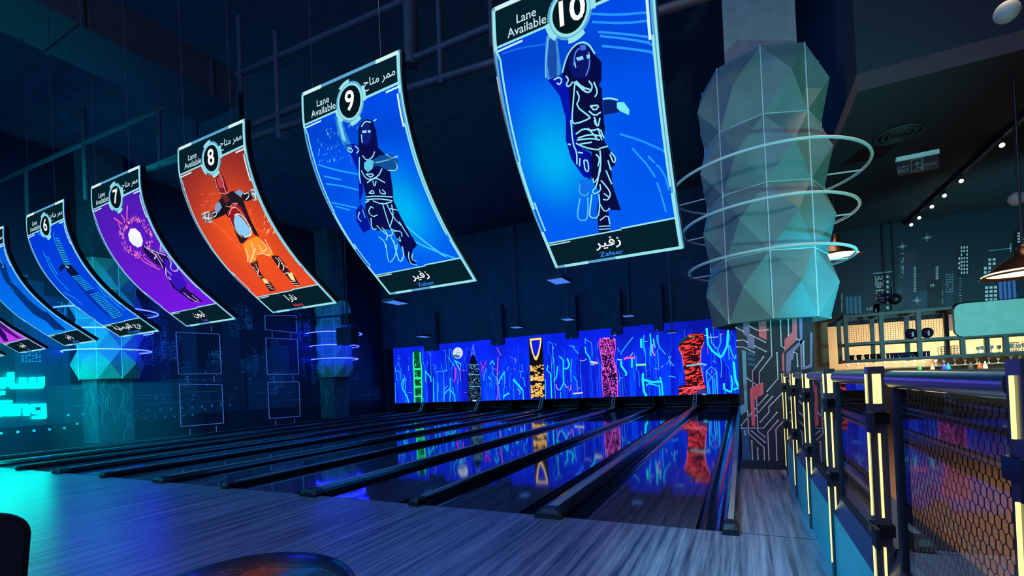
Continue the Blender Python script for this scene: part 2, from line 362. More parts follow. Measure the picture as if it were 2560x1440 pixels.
# pin deck enclosures
for n in range(10):
    xr=DX[n]; xl=DX[n+1]
    t=thing('pinsetter_bay','dark pinsetter opening at the far end of lane %d, below the mural'%(10-n) if n<6 else 'dark pinsetter opening below the mural, number %d from the left wall'%(10-n),'pinsetter',((xl+xr)/2,16.2,0),'pinsetter openings')
    b=MB(); b.box(xr-.05,xr,16.3,18.3,0,.6); b.build('side_wall',M_PIT,t)
    b=MB(); b.box(xl+.02,xr-.06,17.5,17.54,0.05,1.2); b.build('pit_curtain',M_FAB,t)
    b=MB(); b.box(xl+.35,xr-.4,16.75,16.8,.14,.19); b.box(xl+.33,xl+.36,16.75,16.8,.14,.6); b.box(xr-.41,xr-.38,16.75,16.8,.14,.6); b.build('sweep_bar',M_STEEL,t)
# ball lift ladders on the wide dividers
for n in (1,3,5,7,9):
    x=DX[n]
    t=thing('ball_return_rail','pale metal ladder-like rail leaning on the divider below the '+{1:'red tower',3:'magenta tower',5:'yellow tower',7:'black spired tower',9:'green tower'}[n],'rail',(x,16,.09),'ladder rails below the mural')
    b=MB()
    for dx in (-.06,.06): b.tube([(x+dx,15.75,.09),(x+dx+.02,16.12,.62)],.012,6)
    b.build('side_rail',M_RAILP,t)
    for k in range(5):
        b=MB(); f=.12+k*.19; b.tube([(x-.06+.02*f,15.75+.37*f,.09+.53*f),(x+.06+.02*f,15.75+.37*f,.09+.53*f)],.009,6)
        b.build('rung',M_RAILP,t)
    b=MB(); b.box(x-.14,x+.14,15.6,15.9,.088,.1); b.build('foot_plate',M_DIVS,t)
# ------------------------------------------------------------------ columns with faceted cladding and rings
ROWZ,ROWH,CR,CA,CROT=5.594,.893,.74,.878,.012
def column(cx,cy,lit,lab,lab2,lab3,full_circle=True):
    t=thing('faceted_column_cladding',lab,'column cladding',(cx,cy,ROWZ-4*ROWH))
    b=MB(); sb=MB()
    V=lambda i,k,r:(cx+r*math.cos(-PI/2+CROT+i*PI/4),cy+r*math.sin(-PI/2+CROT+i*PI/4),ROWZ-k*ROWH)
    for k in range(4):
        for i in range(8):
            A,B,C_,D=V(i,k,CR),V(i+1,k,CR),V(i+1,k+1,CR),V(i,k+1,CR); P=V(i+.5,k+.5,CA)
            for q in ((B,A,P),(C_,B,P),(D,C_,P),(A,D,P)): b.face(q)
    for k in (0,4):
        ring=[V(i,k,CR) for i in range(8)]; b.face(ring if k==0 else list(reversed(ring)))
    b.build('facet_panels',M_FACET,t)
    for i in range(8):
        sb.tube([V(i,k,CR+.004) for k in range(5)],.009,6)
    for k in range(1,4):
        sb.tube([V(i,k,CR+.004) for i in range(8)],.007,5,closed=True)
    sb.build('seam_trim',M_SEAM,t)
    for rz,rr,nm in ((4.07,1.26,'top'),(3.48,1.11,'middle'),(2.87,1.05,'bottom')):
        r=thing('light_ring' if lit else 'tube_ring',(nm+' '+lab2),'light ring',(cx,cy,rz),lab3)
        g=MB(); g.tube([(cx+rr*math.cos(a),cy+rr*math.sin(a),rz) for a in [2*PI*k/72 for k in range(72)]],.02 if not lit else .02,8,closed=True); g.build('tube',M_RING_ON if lit else M_RING_OFF,r)
        for a in (.22,PI-.22,1.2,PI-1.2):
            g=MB(); g.tube([(cx+.72*math.cos(a),cy+.72*math.sin(a),rz-.01),(cx+(rr-.01)*math.cos(a),cy+(rr-.01)*math.sin(a),rz-.005)],.011,6); g.build('support_rod',M_RING_OFF,r)
column(.383,3.407,False,'large faceted grey-teal column cladding above the circuit-patterned pillar','unlit pale tube ring around the large faceted column on the right','unlit rings around the right column')
column(-17.4,3.2,True,'blue-lit faceted column cladding right of the cyan wall sign','blue neon ring around the faceted column beside the cyan wall sign','neon rings around the left column')
column(-17.4,12.15,True,'small blue-lit faceted column cladding left of the mural','blue neon ring around the small faceted column nearest the mural','neon rings around the far left column')
def pillar(cx,cy,lab,art=True):
    t=thing('square_pillar',lab,'pillar',(cx,cy,0))
    h=.455; b=MB(); b.box(cx-h,cx+h,cy-h,cy+h,0,2.3); b.build('printed_shaft',M_DARKW if not art else mat('pillar_print_ground',(26,20,24),.5),t)
    b=MB(); b.box(cx-h-.01,cx+h+.01,cy-h-.01,cy+h+.01,0,.12); b.build('skirting',M_BLACK,t)
    b=MB(); b.box(cx-h+.02,cx+h-.02,cy-h+.02,cy+h-.02,2.3,9); b.build('upper_shaft',M_CONC if art else M_CEIL,t)
    return t
P1=pillar(.405,3.407,'square pillar printed with red and pale circuit lines, under the faceted cladding')
P2=pillar(-17.53,3.2,'dark square pillar with faint circuit lines beside the cyan wall sign',False)
P3=pillar(-17.53,12.15,'dark square pillar with faint circuit lines left of the mural',False)
# circuit print on the front of the right pillar, traced
yF=3.407-.455-.003
def pc(u,v):
    p=at(1840+u*.29181,780+v*.29167,Y=yF); return (p.x,p.z)
pp=lambda x,z,l:(x,yF-.0015*l,z)
def clampx(p): return (min(max(p[0],-.048),.857),p[1])
cb=MB()
red=lin((240,98,100)); pur=lin((140,115,150)); tea=lin((110,150,160)); wh=lin((205,195,195)); blu=lin((40,80,115))
for c,q in ((tea,[(50,325),(85,335),(100,850),(35,885),(35,805),(72,790)]),(pur,[(60,80),(115,80),(118,200),(158,218),(160,318),(98,305),(95,215),(62,190)]),
  (red,[(192,70),(258,70),(263,240),(197,210)]),(red,[(480,60),(522,60),(525,235),(412,345),(415,520),(398,520),(392,365),(415,335),(415,235),(482,170)]),
  (pur,[(430,355),(570,230),(575,250),(495,345),(495,400),(470,420),(470,520),(430,520)]),(red,[(118,655),(232,600),(235,705),(160,750),(165,985),(135,970)]),
  (pur,[(540,55),(568,55),(570,500),(555,500)]),(pur,[(635,170),(655,180),(652,470),(560,498),(560,490),(635,445)]),(blu,[(100,340),(165,355),(165,380),(100,365)]),(blu,[(100,385),(165,400),(165,425),(100,410)]),(blu,[(100,430),(165,445),(165,470),(100,455)]),(blu,[(48,980),(105,1010),(130,1310),(50,1310)])):
    art_poly(cb,pp,[clampx(pc(*a)) for a in q],c,1)
for q in ([(0,135),(60,165)],[(115,122),(192,160),(272,152)],[(122,195),(250,258)],[(10,245),(65,240),(95,258)],[(10,300),(60,300),(155,345)],[(160,290),(255,338)],[(295,70),(307,375),(198,518),(200,612)],[(235,385),(140,510),(143,640)],
 [(380,70),(388,295),(412,305)],[(447,65),(450,200)],[(350,350),(360,570),(268,678)],[(520,232),(545,240)],[(495,345),(522,355),(528,465)],[(45,970),(130,870)],[(270,710),(160,835)],[(312,725),(165,890)],[(405,685),(280,815),(283,858),(208,942)],
 [(45,995),(235,995),(350,862)],[(360,930),(272,1030),(285,1310)],[(402,942),(342,1005),(352,1312)],[(75,1020),(78,1048)],[(135,1105),(143,1310)],[(185,1168),(190,1312)],[(100,850),(108,1040),(240,1160),(245,1310)],[(135,1020),(248,1115)],[(175,740),(188,1020),(245,1070)],[(578,255),(582,465)],[(98,570),(178,625)],[(88,1280),(90,1308)]):
    Q=[clampx(pc(*a)) for a in q]; art_line(cb,pp,Q,.013,wh,2,9)
    for e in (Q[0],Q[-1]): art_poly(cb,pp,[(e[0]+.012*math.cos(k*PI/4),e[1]+.012*math.sin(k*PI/4)) for k in range(8)],wh,3)
cb.build('circuit_print',M_PRN,P1)
# left side print of right pillar and circuit lines on the left-wall pillars
random.seed(9)
for P,cx,cy in ((P2,-17.53,3.2),(P3,-17.53,12.15)):
    for plane in (0,1):
        cb=MB(); f=(lambda a,z,l,cx=cx,cy=cy:(cx+.4565+l*.001,cy+a,z)) if plane==0 else (lambda a,z,l,cx=cx,cy=cy:(cx+a,cy-.4565-l*.001,z))
        for _ in range(13):
            x=random.uniform(-.4,.4); z=random.uniform(.15,1.5); q=[(x,z)]
            for k in range(3):
                z+=random.uniform(.12,.4); q.append((x,z)); x=max(-.42,min(.42,x+random.choice((-.15,.15,.1)))); z+=.15; q.append((x,z))
            q=[(a,min(z,2.2)) for a,z in q]; art_line(cb,f,q,.012,lin((95,135,150)),1,9)
        cb.build('circuit_print',M_PRN,P)
# ------------------------------------------------------------------ far mural
mu=MB(); U0,U1,Z0,Z1=-17.25,-.10,.54,3.57
pm=lambda x,z,l:(x,YM-.0012*l,z)
nx,nz=70,12
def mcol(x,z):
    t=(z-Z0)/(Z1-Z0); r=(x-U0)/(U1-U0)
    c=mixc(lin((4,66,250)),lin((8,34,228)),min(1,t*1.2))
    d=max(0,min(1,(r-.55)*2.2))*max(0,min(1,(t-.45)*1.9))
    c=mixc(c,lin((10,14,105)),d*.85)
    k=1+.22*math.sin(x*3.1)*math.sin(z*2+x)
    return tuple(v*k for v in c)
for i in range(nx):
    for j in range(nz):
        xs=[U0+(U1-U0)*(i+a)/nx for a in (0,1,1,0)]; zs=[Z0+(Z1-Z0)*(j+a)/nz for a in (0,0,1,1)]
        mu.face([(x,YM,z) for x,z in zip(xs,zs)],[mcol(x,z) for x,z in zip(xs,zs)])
def mL(u,v): p=at(960+u*.171875,800+v*.171875,Y=YM); return (p.x,min(max(p.z,Z0+.005),Z1-.02))
def mR(u,v): p=at(1400+u*.1796875,800+v*.1796875,Y=YM); return (min(p.x,U1-.01),min(max(p.z,Z0+.005),Z1-.02))
def mline(F,q,wd,c,l=4): art_line(mu,pm,[F(*a) for a in q],wd*(.8 if l in (5,6) and wd>.045 else 1),lin(c),l,9)
def mpoly(F,q,c,l=2): art_poly(mu,pm,[F(*a) for a in q],lin(c),l)
random.seed(11)
# silhouettes of far crystal spires
for _ in range(60):
    x=random.uniform(U0+.2,U1-.2); wd=random.uniform(.2,.8); h=random.uniform(1.2,2.7); g=random.uniform(0,1)
    c=mixc((4,50,245),(12,22,190),g)
    q=[(x-wd/2,Z0+.01),(x+wd/2,Z0+.01),(x+wd/2*.9,Z0+h*.6),(x+random.uniform(-.1,.1),Z0+h),(x-wd/2*.8,Z0+h*.7)]
    q=[(min(max(a,U0+.01),U1-.01),z) for a,z in q]
    art_poly(mu,pm,q,lin(c),1+_%3*.3)
CY_=[(30,120,255),(20,160,250),(20,95,250),(40,190,250),(25,85,245),(25,85,245)]
for _ in range(130):
    x=random.uniform(U0+.15,U1-.15); z=Z0+random.choice((.01,.01,random.uniform(.2,1.6))); q=[(x,z)]; top=z+random.uniform(.5,1.6)
    while z<top:
        z=z+random.uniform(.2,.8); q.append((x,z))
        if random.random()<.6: dx=random.uniform(-.18,.18); x+=dx; z+=abs(dx)*1.2; q.append((x,z))
    q=[(min(max(a,U0+.02),U1-.02),min(zz,Z1-.35)) for a,zz in q]
    art_line(mu,pm,q,random.choice((.01,.014,.018,.026)),lin(random.choice(CY_)),4,9)
for _ in range(40): # small ticks and stars
    x=random.uniform(U0+.2,U1-.2); z=random.uniform(Z0+.3,Z1-.4); art_line(mu,pm,[(x,z),(x+random.uniform(-.12,.12),z+random.uniform(.04,.3))],.016,lin(random.choice(((150,210,255),(240,90,190),(60,220,230)))),4,9)
CYB=(20,225,245); CYM=(40,175,255)
for q,w_ in (([(165,680),(190,880)],.05),([(165,730),(240,760),(250,700)],.05),([(240,760),(250,880)],.04),([(290,850),(258,930),(270,1000),(340,1110),(360,1205)],.09),([(290,850),(285,980)],.05),([(165,910),(168,1205)],.05),([(600,740),(610,900)],.06),([(600,740),(680,840),(685,900)],.08),
  ([(720,850),(722,1200)],.06),([(775,890),(780,1195)],.04),([(870,880),(875,1060),(860,1195)],.05),([(875,1080),(950,1000),(1030,1090),(1035,1195)],.07),([(965,840),(960,1190)],.06),([(870,1000),(930,960)],.04),([(1000,970),(1020,1100)],.05),([(1035,590),(1110,740),(1120,640),(1030,590)],.07),([(950,560),(1030,680)],.04),([(725,660),(755,685),(730,725)],.05),
  ([(1540,650),(1575,590),(1610,650)],.08),([(1755,750),(1680,870),(1672,930)],.08),([(1755,750),(1765,905)],.05),([(1880,860),(2015,1020)],.12),([(1735,1130),(1760,1095),(1820,1065)],.1),([(2020,1020),(2030,1155)],.06),([(1990,760),(1990,830),(2035,850),(2050,960)],.05),([(2385,660),(2370,730),(2425,780),(2440,1140)],.07),([(2525,670),(2510,830),(2470,890)],.07),([(2545,520),(2558,545)],.05),([(2350,860),(2352,1150)],.05),([(1490,700),(1460,790),(1450,880)],.05),([(1520,820),(1555,870)],.06),([(830,650),(845,720)],.03),([(740,755),(930,735)],.03),([(565,600),(610,740),(640,600)],.03),([(950,410),(950,560)],.03),([(570,590),(565,420)],.02),([(1960,745),(2035,745)],.03)):
    mline(mL,q,w_,CYB if w_>=.06 else CYM,5)
for q,w_,c in (([(1035,690),(1040,830),(1015,900)],.09,(235,40,190)),([(1060,640),(1105,730),(1115,890)],.03,(220,120,200)),([(1405,610),(1435,700),(1490,600)],.05,(240,50,180)),([(1415,700),(1455,700)],.03,(240,50,180)),([(1418,725),(1455,725)],.03,(240,50,180)),([(1420,750),(1452,750)],.03,(240,50,180)),([(1430,780),(1440,820)],.03,(240,50,180)),([(1645,400),(1690,500),(1700,520)],.03,(225,110,190)),([(1660,540),(1648,800)],.06,(190,90,210)),([(1650,840),(1665,1000),(1640,1170)],.05,(190,90,210)),([(1945,1000),(1990,1050),(1965,1080)],.04,(150,190,255)),([(2500,935),(2520,1000),(2550,1020)],.05,(190,170,250)),([(1830,530),(1880,560),(1940,590)],.02,(170,90,220)),([(340,1050),(415,1065)],.02,(120,170,250)),([(1165,1055),(1200,1055)],.03,(230,90,170)),([(195,565),(250,565)],.02,(120,150,250)),([(1130,735),(1180,735)],.02,(230,100,190)),([(1590,710),(1640,720)],.02,(200,110,200))):
    mline(mL,q,w_,c,6)
for q,w_ in (([(0,510),(45,560),(50,880),(0,980)],.07),([(100,530),(130,620),(110,670),(60,680)],.09),([(190,350),(200,410),(260,470)],.05),([(350,370),(360,450),(410,520),(425,590)],.07),([(165,540),(150,700),(155,870)],.05),([(190,780),(240,860),(240,950)],.04),([(10,1000),(12,1090)],.06),([(355,250),(350,330)],.04),([(130,350),(190,380)],.04),([(360,270),(440,320),(450,500)],.03),
  ([(850,570),(855,640),(925,740),(915,775)],.11),([(850,480),(855,450),(935,340),(1015,240)],.05),([(1130,260),(1132,390)],.12),([(1165,210),(1165,400),(1190,470)],.06),([(1255,190),(1265,330),(1265,500)],.07),([(1350,210),(1355,300),(1385,380)],.06),([(1300,260),(1320,390)],.07),([(1385,380),(1470,480)],.05),([(1155,740),(1150,830),(1170,1000),(1205,1060)],.12),([(1150,825),(1280,865),(1410,855)],.12),([(1390,790),(1415,870),(1430,1060)],.08),([(1200,910),(1240,885),(1385,920),(1395,1060)],.07),([(1000,540),(1000,660)],.09),
  ([(2040,110),(2060,340),(2120,430),(2235,520)],.10),([(2340,130),(2325,360),(2270,480),(2235,520)],.10),([(2195,380),(2200,440),(2235,500)],.05),([(2235,520),(2250,640),(2240,800)],.03),([(2360,350),(2390,460),(2435,545)],.06),([(2415,580),(2440,820),(2480,920)],.11),([(2035,710),(2105,650),(2180,715),(2120,800),(2035,710)],.04),([(2035,710),(2060,1035)],.04),([(2180,715),(2195,1035)],.04),([(2085,1035),(2065,860),(2110,790)],.05),([(2130,1035),(2125,800)],.04),([(2160,1035),(2150,810)],.05),([(2280,880),(2285,960),(2370,1000)],.1),([(2380,770),(2400,880),(2380,1010)],.07),([(2410,970),(2490,940)],.08),([(2300,1030),(2300,960)],.06),([(2445,480),(2445,540)],.05),([(1510,500),(1525,560),(1545,500)],.04),([(1480,620),(1520,560),(1585,640)],.04),([(1510,790),(1540,780),(1610,800)],.04),([(820,860),(845,800),(880,800)],.05),([(1360,410),(1375,700)],.03),([(2095,190),(2110,320),(2180,400)],.04),([(2230,190),(2240,300),(2210,380)],.04)):
    mline(mR,q,w_,CYB if w_>=.07 else CYM,5)
for q,w_,c in (([(890,545),(930,525),(1040,525)],.09,(240,90,190)),([(1060,625),(1200,620)],.09,(110,225,150)),([(1285,340),(1290,440),(1320,500)],.05,(225,140,220)),([(65,885),(90,930),(120,945)],.05,(150,160,250)),([(155,900),(150,960),(125,990)],.05,(210,110,210)),([(430,585),(525,600)],.09,(200,215,200)),([(420,615),(480,625)],.05,(150,190,210)),([(280,560),(330,570),(370,540)],.04,(140,170,230)),([(180,1025),(320,1010)],.06,(200,215,230)),([(230,990),(250,960),(280,940)],.03,(200,100,210)),([(800,550),(865,555)],.05,(150,200,240)),([(2050,240),(2180,240),(2200,225)],.03,(170,190,250)),([(2230,200),(2260,200)],.05,(200,120,220)),([(2005,215),(2050,215)],.03,(170,200,250)),([(980,500),(1015,455)],.04,(170,170,250)),([(2110,700),(2112,740)],.05,(160,80,210)),([(750,205),(770,205)],.08,(220,240,255)),([(1175,300),(1220,300)],.03,(140,190,250)),([(1410,660),(1440,635)],.03,(160,170,250)),([(1320,675),(1350,680)],.03,(160,170,250))):
    mline(mR,q,w_,c,12)
# green tower
g1=(0,90,60)
mpoly(mL,[(430,470),(455,440),(500,440),(525,460),(535,480),(550,760),(555,1000),(555,1200),(445,1200),(440,900),(425,620)],(0,70,50),6)
for q in ([(430,470),(428,620),(440,760),(440,900),(445,1000),(450,1200)],[(525,470),(532,600),(548,720),(545,850),(553,960),(550,1200)]): mline(mL,q,.09,(40,230,120),8)
for v in (715,845,970): mline(mL,[(432,v),(550,v)],.10,(40,245,150),9)
mline(mL,[(450,1110),(545,1110)],.06,(110,240,200),9)
for _ in range(90):
    v=random.uniform(450,1195); u=random.uniform(440,535)+ (v-450)*.012; u2=u+random.uniform(-30,30); mline(mL,[(u,v),(min(max(u2,435),552),v+random.uniform(-25,25))],random.uniform(.02,.06),random.choice(((10,190,90),(20,140,70),(60,235,150),(0,45,35),(0,45,35),(10,100,60))),7)
# moon and saucer
c0=mL(1075,480); art_poly(mu,pm,[(c0[0]+.3*math.cos(k*PI/14),c0[1]+.29*math.sin(k*PI/14)) for k in range(28)],lin((200,215,240)),6)
for _ in range(14):
    a=random.uniform(0,6.28); r=random.uniform(0,.2); s=random.uniform(.02,.06); art_poly(mu,pm,[(c0[0]+r*math.cos(a)+s*math.cos(k*PI/4),c0[1]+r*math.sin(a)+s*math.sin(k*PI/4)) for k in range(8)],lin((160,180,215)),7)
mpoly(mL,[(995,515),(1030,505),(1110,520),(1115,528),(1090,550),(1050,548)],(30,110,130),8)
# black spired tower
mline(mL,[(1300,350),(1280,430),(1262,540)],.02,(110,150,255),6); mline(mL,[(1300,350),(1310,430),(1325,540)],.02,(110,150,255),6)
for v in range(390,530,16): mline(mL,[(1296-(v-350)*.16,v),(1302+(v-350)*.14,v)],.015,(90,130,250),6)
mpoly(mL,[(1262,540),(1280,515),(1315,515),(1328,545),(1325,580),(1265,580)],(5,8,18),7)
mpoly(mL,[(1262,580),(1335,580),(1362,640),(1395,800),(1412,960),(1418,1180),(1225,1180),(1220,1050),(1222,850),(1235,650)],(6,12,30),6)
for k in range(300):
    v=random.uniform(645,1172); f=(v-640)/540; u=random.uniform(1236-14*f,1360+55*min(1,f*1.2)); 
    mline(mL,[(u,v),(u+random.uniform(3,12),v)],.022,random.choice(((110,190,230),(70,140,200),(160,225,245),(50,110,180))),8)
for v in (650,795,965): mline(mL,[(1232,v),(1380+(v-650)*.08,v)],.03,(90,170,220),8)
mline(mL,[(1290,1172),(1345,1172)],.06,(200,235,250),9)
# yellow crowned tower
mpoly(mL,[(2105,262),(2305,248),(2318,600),(2345,1145),(2140,1145),(2118,620)],(12,12,22),6)
out=[(2118,272),(2292,255),(2290,330),(2262,480),(2235,570),(2215,590),(2190,575),(2150,470),(2122,350)]
inn=[(2143,300),(2272,290),(2262,370),(2240,470),(2215,530),(2200,538),(2180,500),(2158,400)]
mpoly(mL,out,(245,190,50),8); mpoly(mL,inn,(14,28,215),9); mline(mL,chaikin([(2135,290),(2150,420),(2190,545),(2215,560),(2245,500),(2275,380),(2280,285)],2),.04,(255,240,160),10)
mline(mL,[(2130,285),(2285,272)],.05,(255,235,140),10)
for v in list(range(660,890,11))+list(range(925,1135,11)):
    u=2120+(v-600)*.04
    while u<2325+(v-600)*.02:
        l=random.uniform(12,70)
        if random.random()<.5: mline(mL,[(u,v),(min(u+l,2322+(v-600)*.03),v)],.06,random.choice(((245,190,90),(250,205,120),(225,165,80))),8)
        u+=l+random.uniform(4,26)
# magenta twisted tower
mg=[(545,285),(600,250),(690,240),(770,265),(768,420),(750,520),(775,640),(800,780),(805,1075),(605,1078),(590,960),(580,760),(590,640),(575,520),(550,380)]
mpoly(mR,mg,(22,10,45),6); MG=(235,75,225)
mline(mR,[(545,285),(552,380),(575,520),(600,620),(650,760),(700,920),(745,1075)],.035,MG,9)
mline(mR,[(770,265),(770,420),(750,520)],.03,MG,9); mline(mR,[(650,290),(690,400),(735,520),(775,640),(797,780),(803,1075)],.035,MG,9)
mline(mR,[(590,640),(580,760),(588,900),(607,1078)],.03,MG,9)
for v in range(262,1070,15):
    f=(v-262)/808; lft=548+(v-262)*.12 if v<560 else 588; rgt=768-(v-262)*.06 if v<520 else min(752+(v-520)*.2,803)
    u=lft+4
    while u<rgt-8:
        l=random.uniform(7,26)
        if random.random()<(.85 if v<480 else .5): mline(mR,[(u,v),(min(u+l,rgt-3),v)],.042,random.choice((MG,(250,120,235),(190,50,190))),8)
        u+=l+random.uniform(5,18)
    if v>800: mline(mR,[(lft+2,v+6),(rgt-4,v+6)],.008,(70,40,130),7)
for u in range(605,700,16): mline(mR,[(u,262),(u+4,245)],.05,(250,110,240),9)
# red twisted tower
rd=[(1745,250),(1790,200),(1900,178),(1990,190),(2005,240),(2005,300),(1975,380),(1955,480),(1945,600),(1975,740),(2000,860),(2035,960),(2035,1035),(1648,1050),(1650,930),(1745,900),(1735,760),(1715,640),(1690,490),(1655,380),(1645,320)]
mpoly(mR,rd,(45,14,20),6)
for v in range(205,1040,15):
    pts_=[(a,b) for a,b in rd]; xs=[]
    for (a,b),(c,d) in zip(rd,rd[1:]+rd[:1]):
        if (b-v)*(d-v)<0: xs.append(a+(c-a)*(v-b)/(d-b))
    if len(xs)<2: continue
    lo,hi=min(xs)+4,max(xs)-4; u=lo
    while u<hi-10:
        l=random.uniform(25,90)
        if random.random()<.58: e=min(u+l,hi); mline(mR,[(u,v+3),(e,v-(e-u)*.12+3)],.05,random.choice(((250,50,50),(255,75,65),(215,35,50),(250,60,60))),8)
        u+=l+random.uniform(5,34)
for q,s in (((1975,310),26),((1930,370),24),((1880,450),26),((1835,530),28),((1900,560),26),((1890,690),24),((1950,680),20),((1960,820),22),((1800,470),18),((1905,910),30),((1780,610),18)):
    mpoly(mR,[(q[0]-s*.8,q[1]+s),(q[0]-s*.2,q[1]-s),(q[0]+s*.9,q[1]-s),(q[0]+s*.3,q[1]+s)],(30,12,28),9)
mpoly(mR,[(1640,320),(1730,250),(1780,215),(1800,240),(1730,290),(1670,345)],(25,60,60),9)
for q in ([(1650,380),(1700,500),(1720,640)],[(2005,300),(1960,420),(1948,600),(2000,860)],[(1650,960),(1850,930),(2010,945)],[(1660,1040),(1800,950),(1975,960)],[(1790,1040),(1880,950),(1950,880)]): mline(mR,q,.03,(255,110,130),10)
mpoly(mR,[(1905,1000),(1960,935),(2020,950),(2030,1030),(1850,1035)],(70,45,120),9)
mline(mR,[(1760,640),(1830,630),(1960,610),(2035,625)],.07,(120,190,210),12); mline(mR,[(1790,238),(1880,232)],.05,(120,130,80),10); mline(mR,[(1980,1035),(2035,1035)],.05,(60,235,190),10)
mw=thing('mural_wall','long glowing blue city mural with neon towers above the far end of the lanes','mural',((U0+U1)/2,YM,Z0))
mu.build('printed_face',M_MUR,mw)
b=MB(); b.box(U0,U1,YM+.003,YM+.09,Z0,Z1-.005); b.build('backing_board',M_BLACK,mw)
# ================================================================== HANGING SCREENS
PRF=[(-1.62,3.76),(-1.622,3.54),(-1.585,3.33),(-1.488,3.08),(-1.34,2.85),(-1.128,2.625),(-.881,2.435),(-.658,2.272)]
# smooth the profile (Catmull-Rom)
def cr(P,n):
    out=[]
    for i in range(len(P)-1):
        p0=P[max(i-1,0)];p1=P[i];p2=P[i+1];p3=P[min(i+2,len(P)-1)]
        for k in range(n):
            t=k/n; out.append(tuple(.5*((2*b)+(-a+c)*t+(2*a-5*b+4*c-d)*t*t+(-a+3*b-3*c+d)*t**3) for a,b,c,d in zip(p0,p1,p2,p3)))
    return out+[P[-1]]
PRF=cr(PRF,3)
SS=[0]
for a,b in zip(PRF,PRF[1:]): SS.append(SS[-1]+math.hypot(b[0]-a[0],b[1]-a[1]))
SL=SS[-1]
def prof_at(s,off=0):
    i=0
    while i<len(SS)-2 and SS[i+1]<s: i+=1
    f=(s-SS[i])/(SS[i+1]-SS[i]); a,b=PRF[i],PRF[i+1]
    y=a[0]+(b[0]-a[0])*f; z=a[1]+(b[1]-a[1])*f
    def nrm(j):
        p,q=PRF[max(j-1,0)],PRF[min(j+1,len(PRF)-1)]; L=math.hypot(q[0]-p[0],q[1]-p[1]); return ((q[1]-p[1])/L,-(q[0]-p[0])/L)
    n0,n1=nrm(i),nrm(i+1); g=max(0,min(1,f)); ny=n0[0]+(n1[0]-n0[0])*g; nz_=n0[1]+(n1[1]-n0[1])*g
    return y+ny*off,z+nz_*off
def us(x,y,X0):
    d=ray(x,y)
    for i in range(len(PRF)-1):
        ay,az=PRF[i][0]-CY,PRF[i][1]-CZ; by,bz=PRF[i+1][0]-PRF[i][0],PRF[i+1][1]-PRF[i][1]
        det=-d.y*bz+by*d.z
        if abs(det)<1e-12: continue
        t=(-ay*bz+by*az)/det; s=(d.y*az-d.z*ay)/det
        if t>0 and ((0<=s<=1) or (i==0 and s<0) or (i==len(PRF)-2 and s>1)):
            return (CX+d.x*t-X0, SS[i]+s*(SS[i+1]-SS[i]))
    return (0,0)
CUTS=[s for s in SS[1:-1]]
LC=lin((150,228,235)); LB=lin((90,165,205)); LD=lin((60,105,135)); NAVY=lin((5,32,44)); WHT=lin((205,245,245))
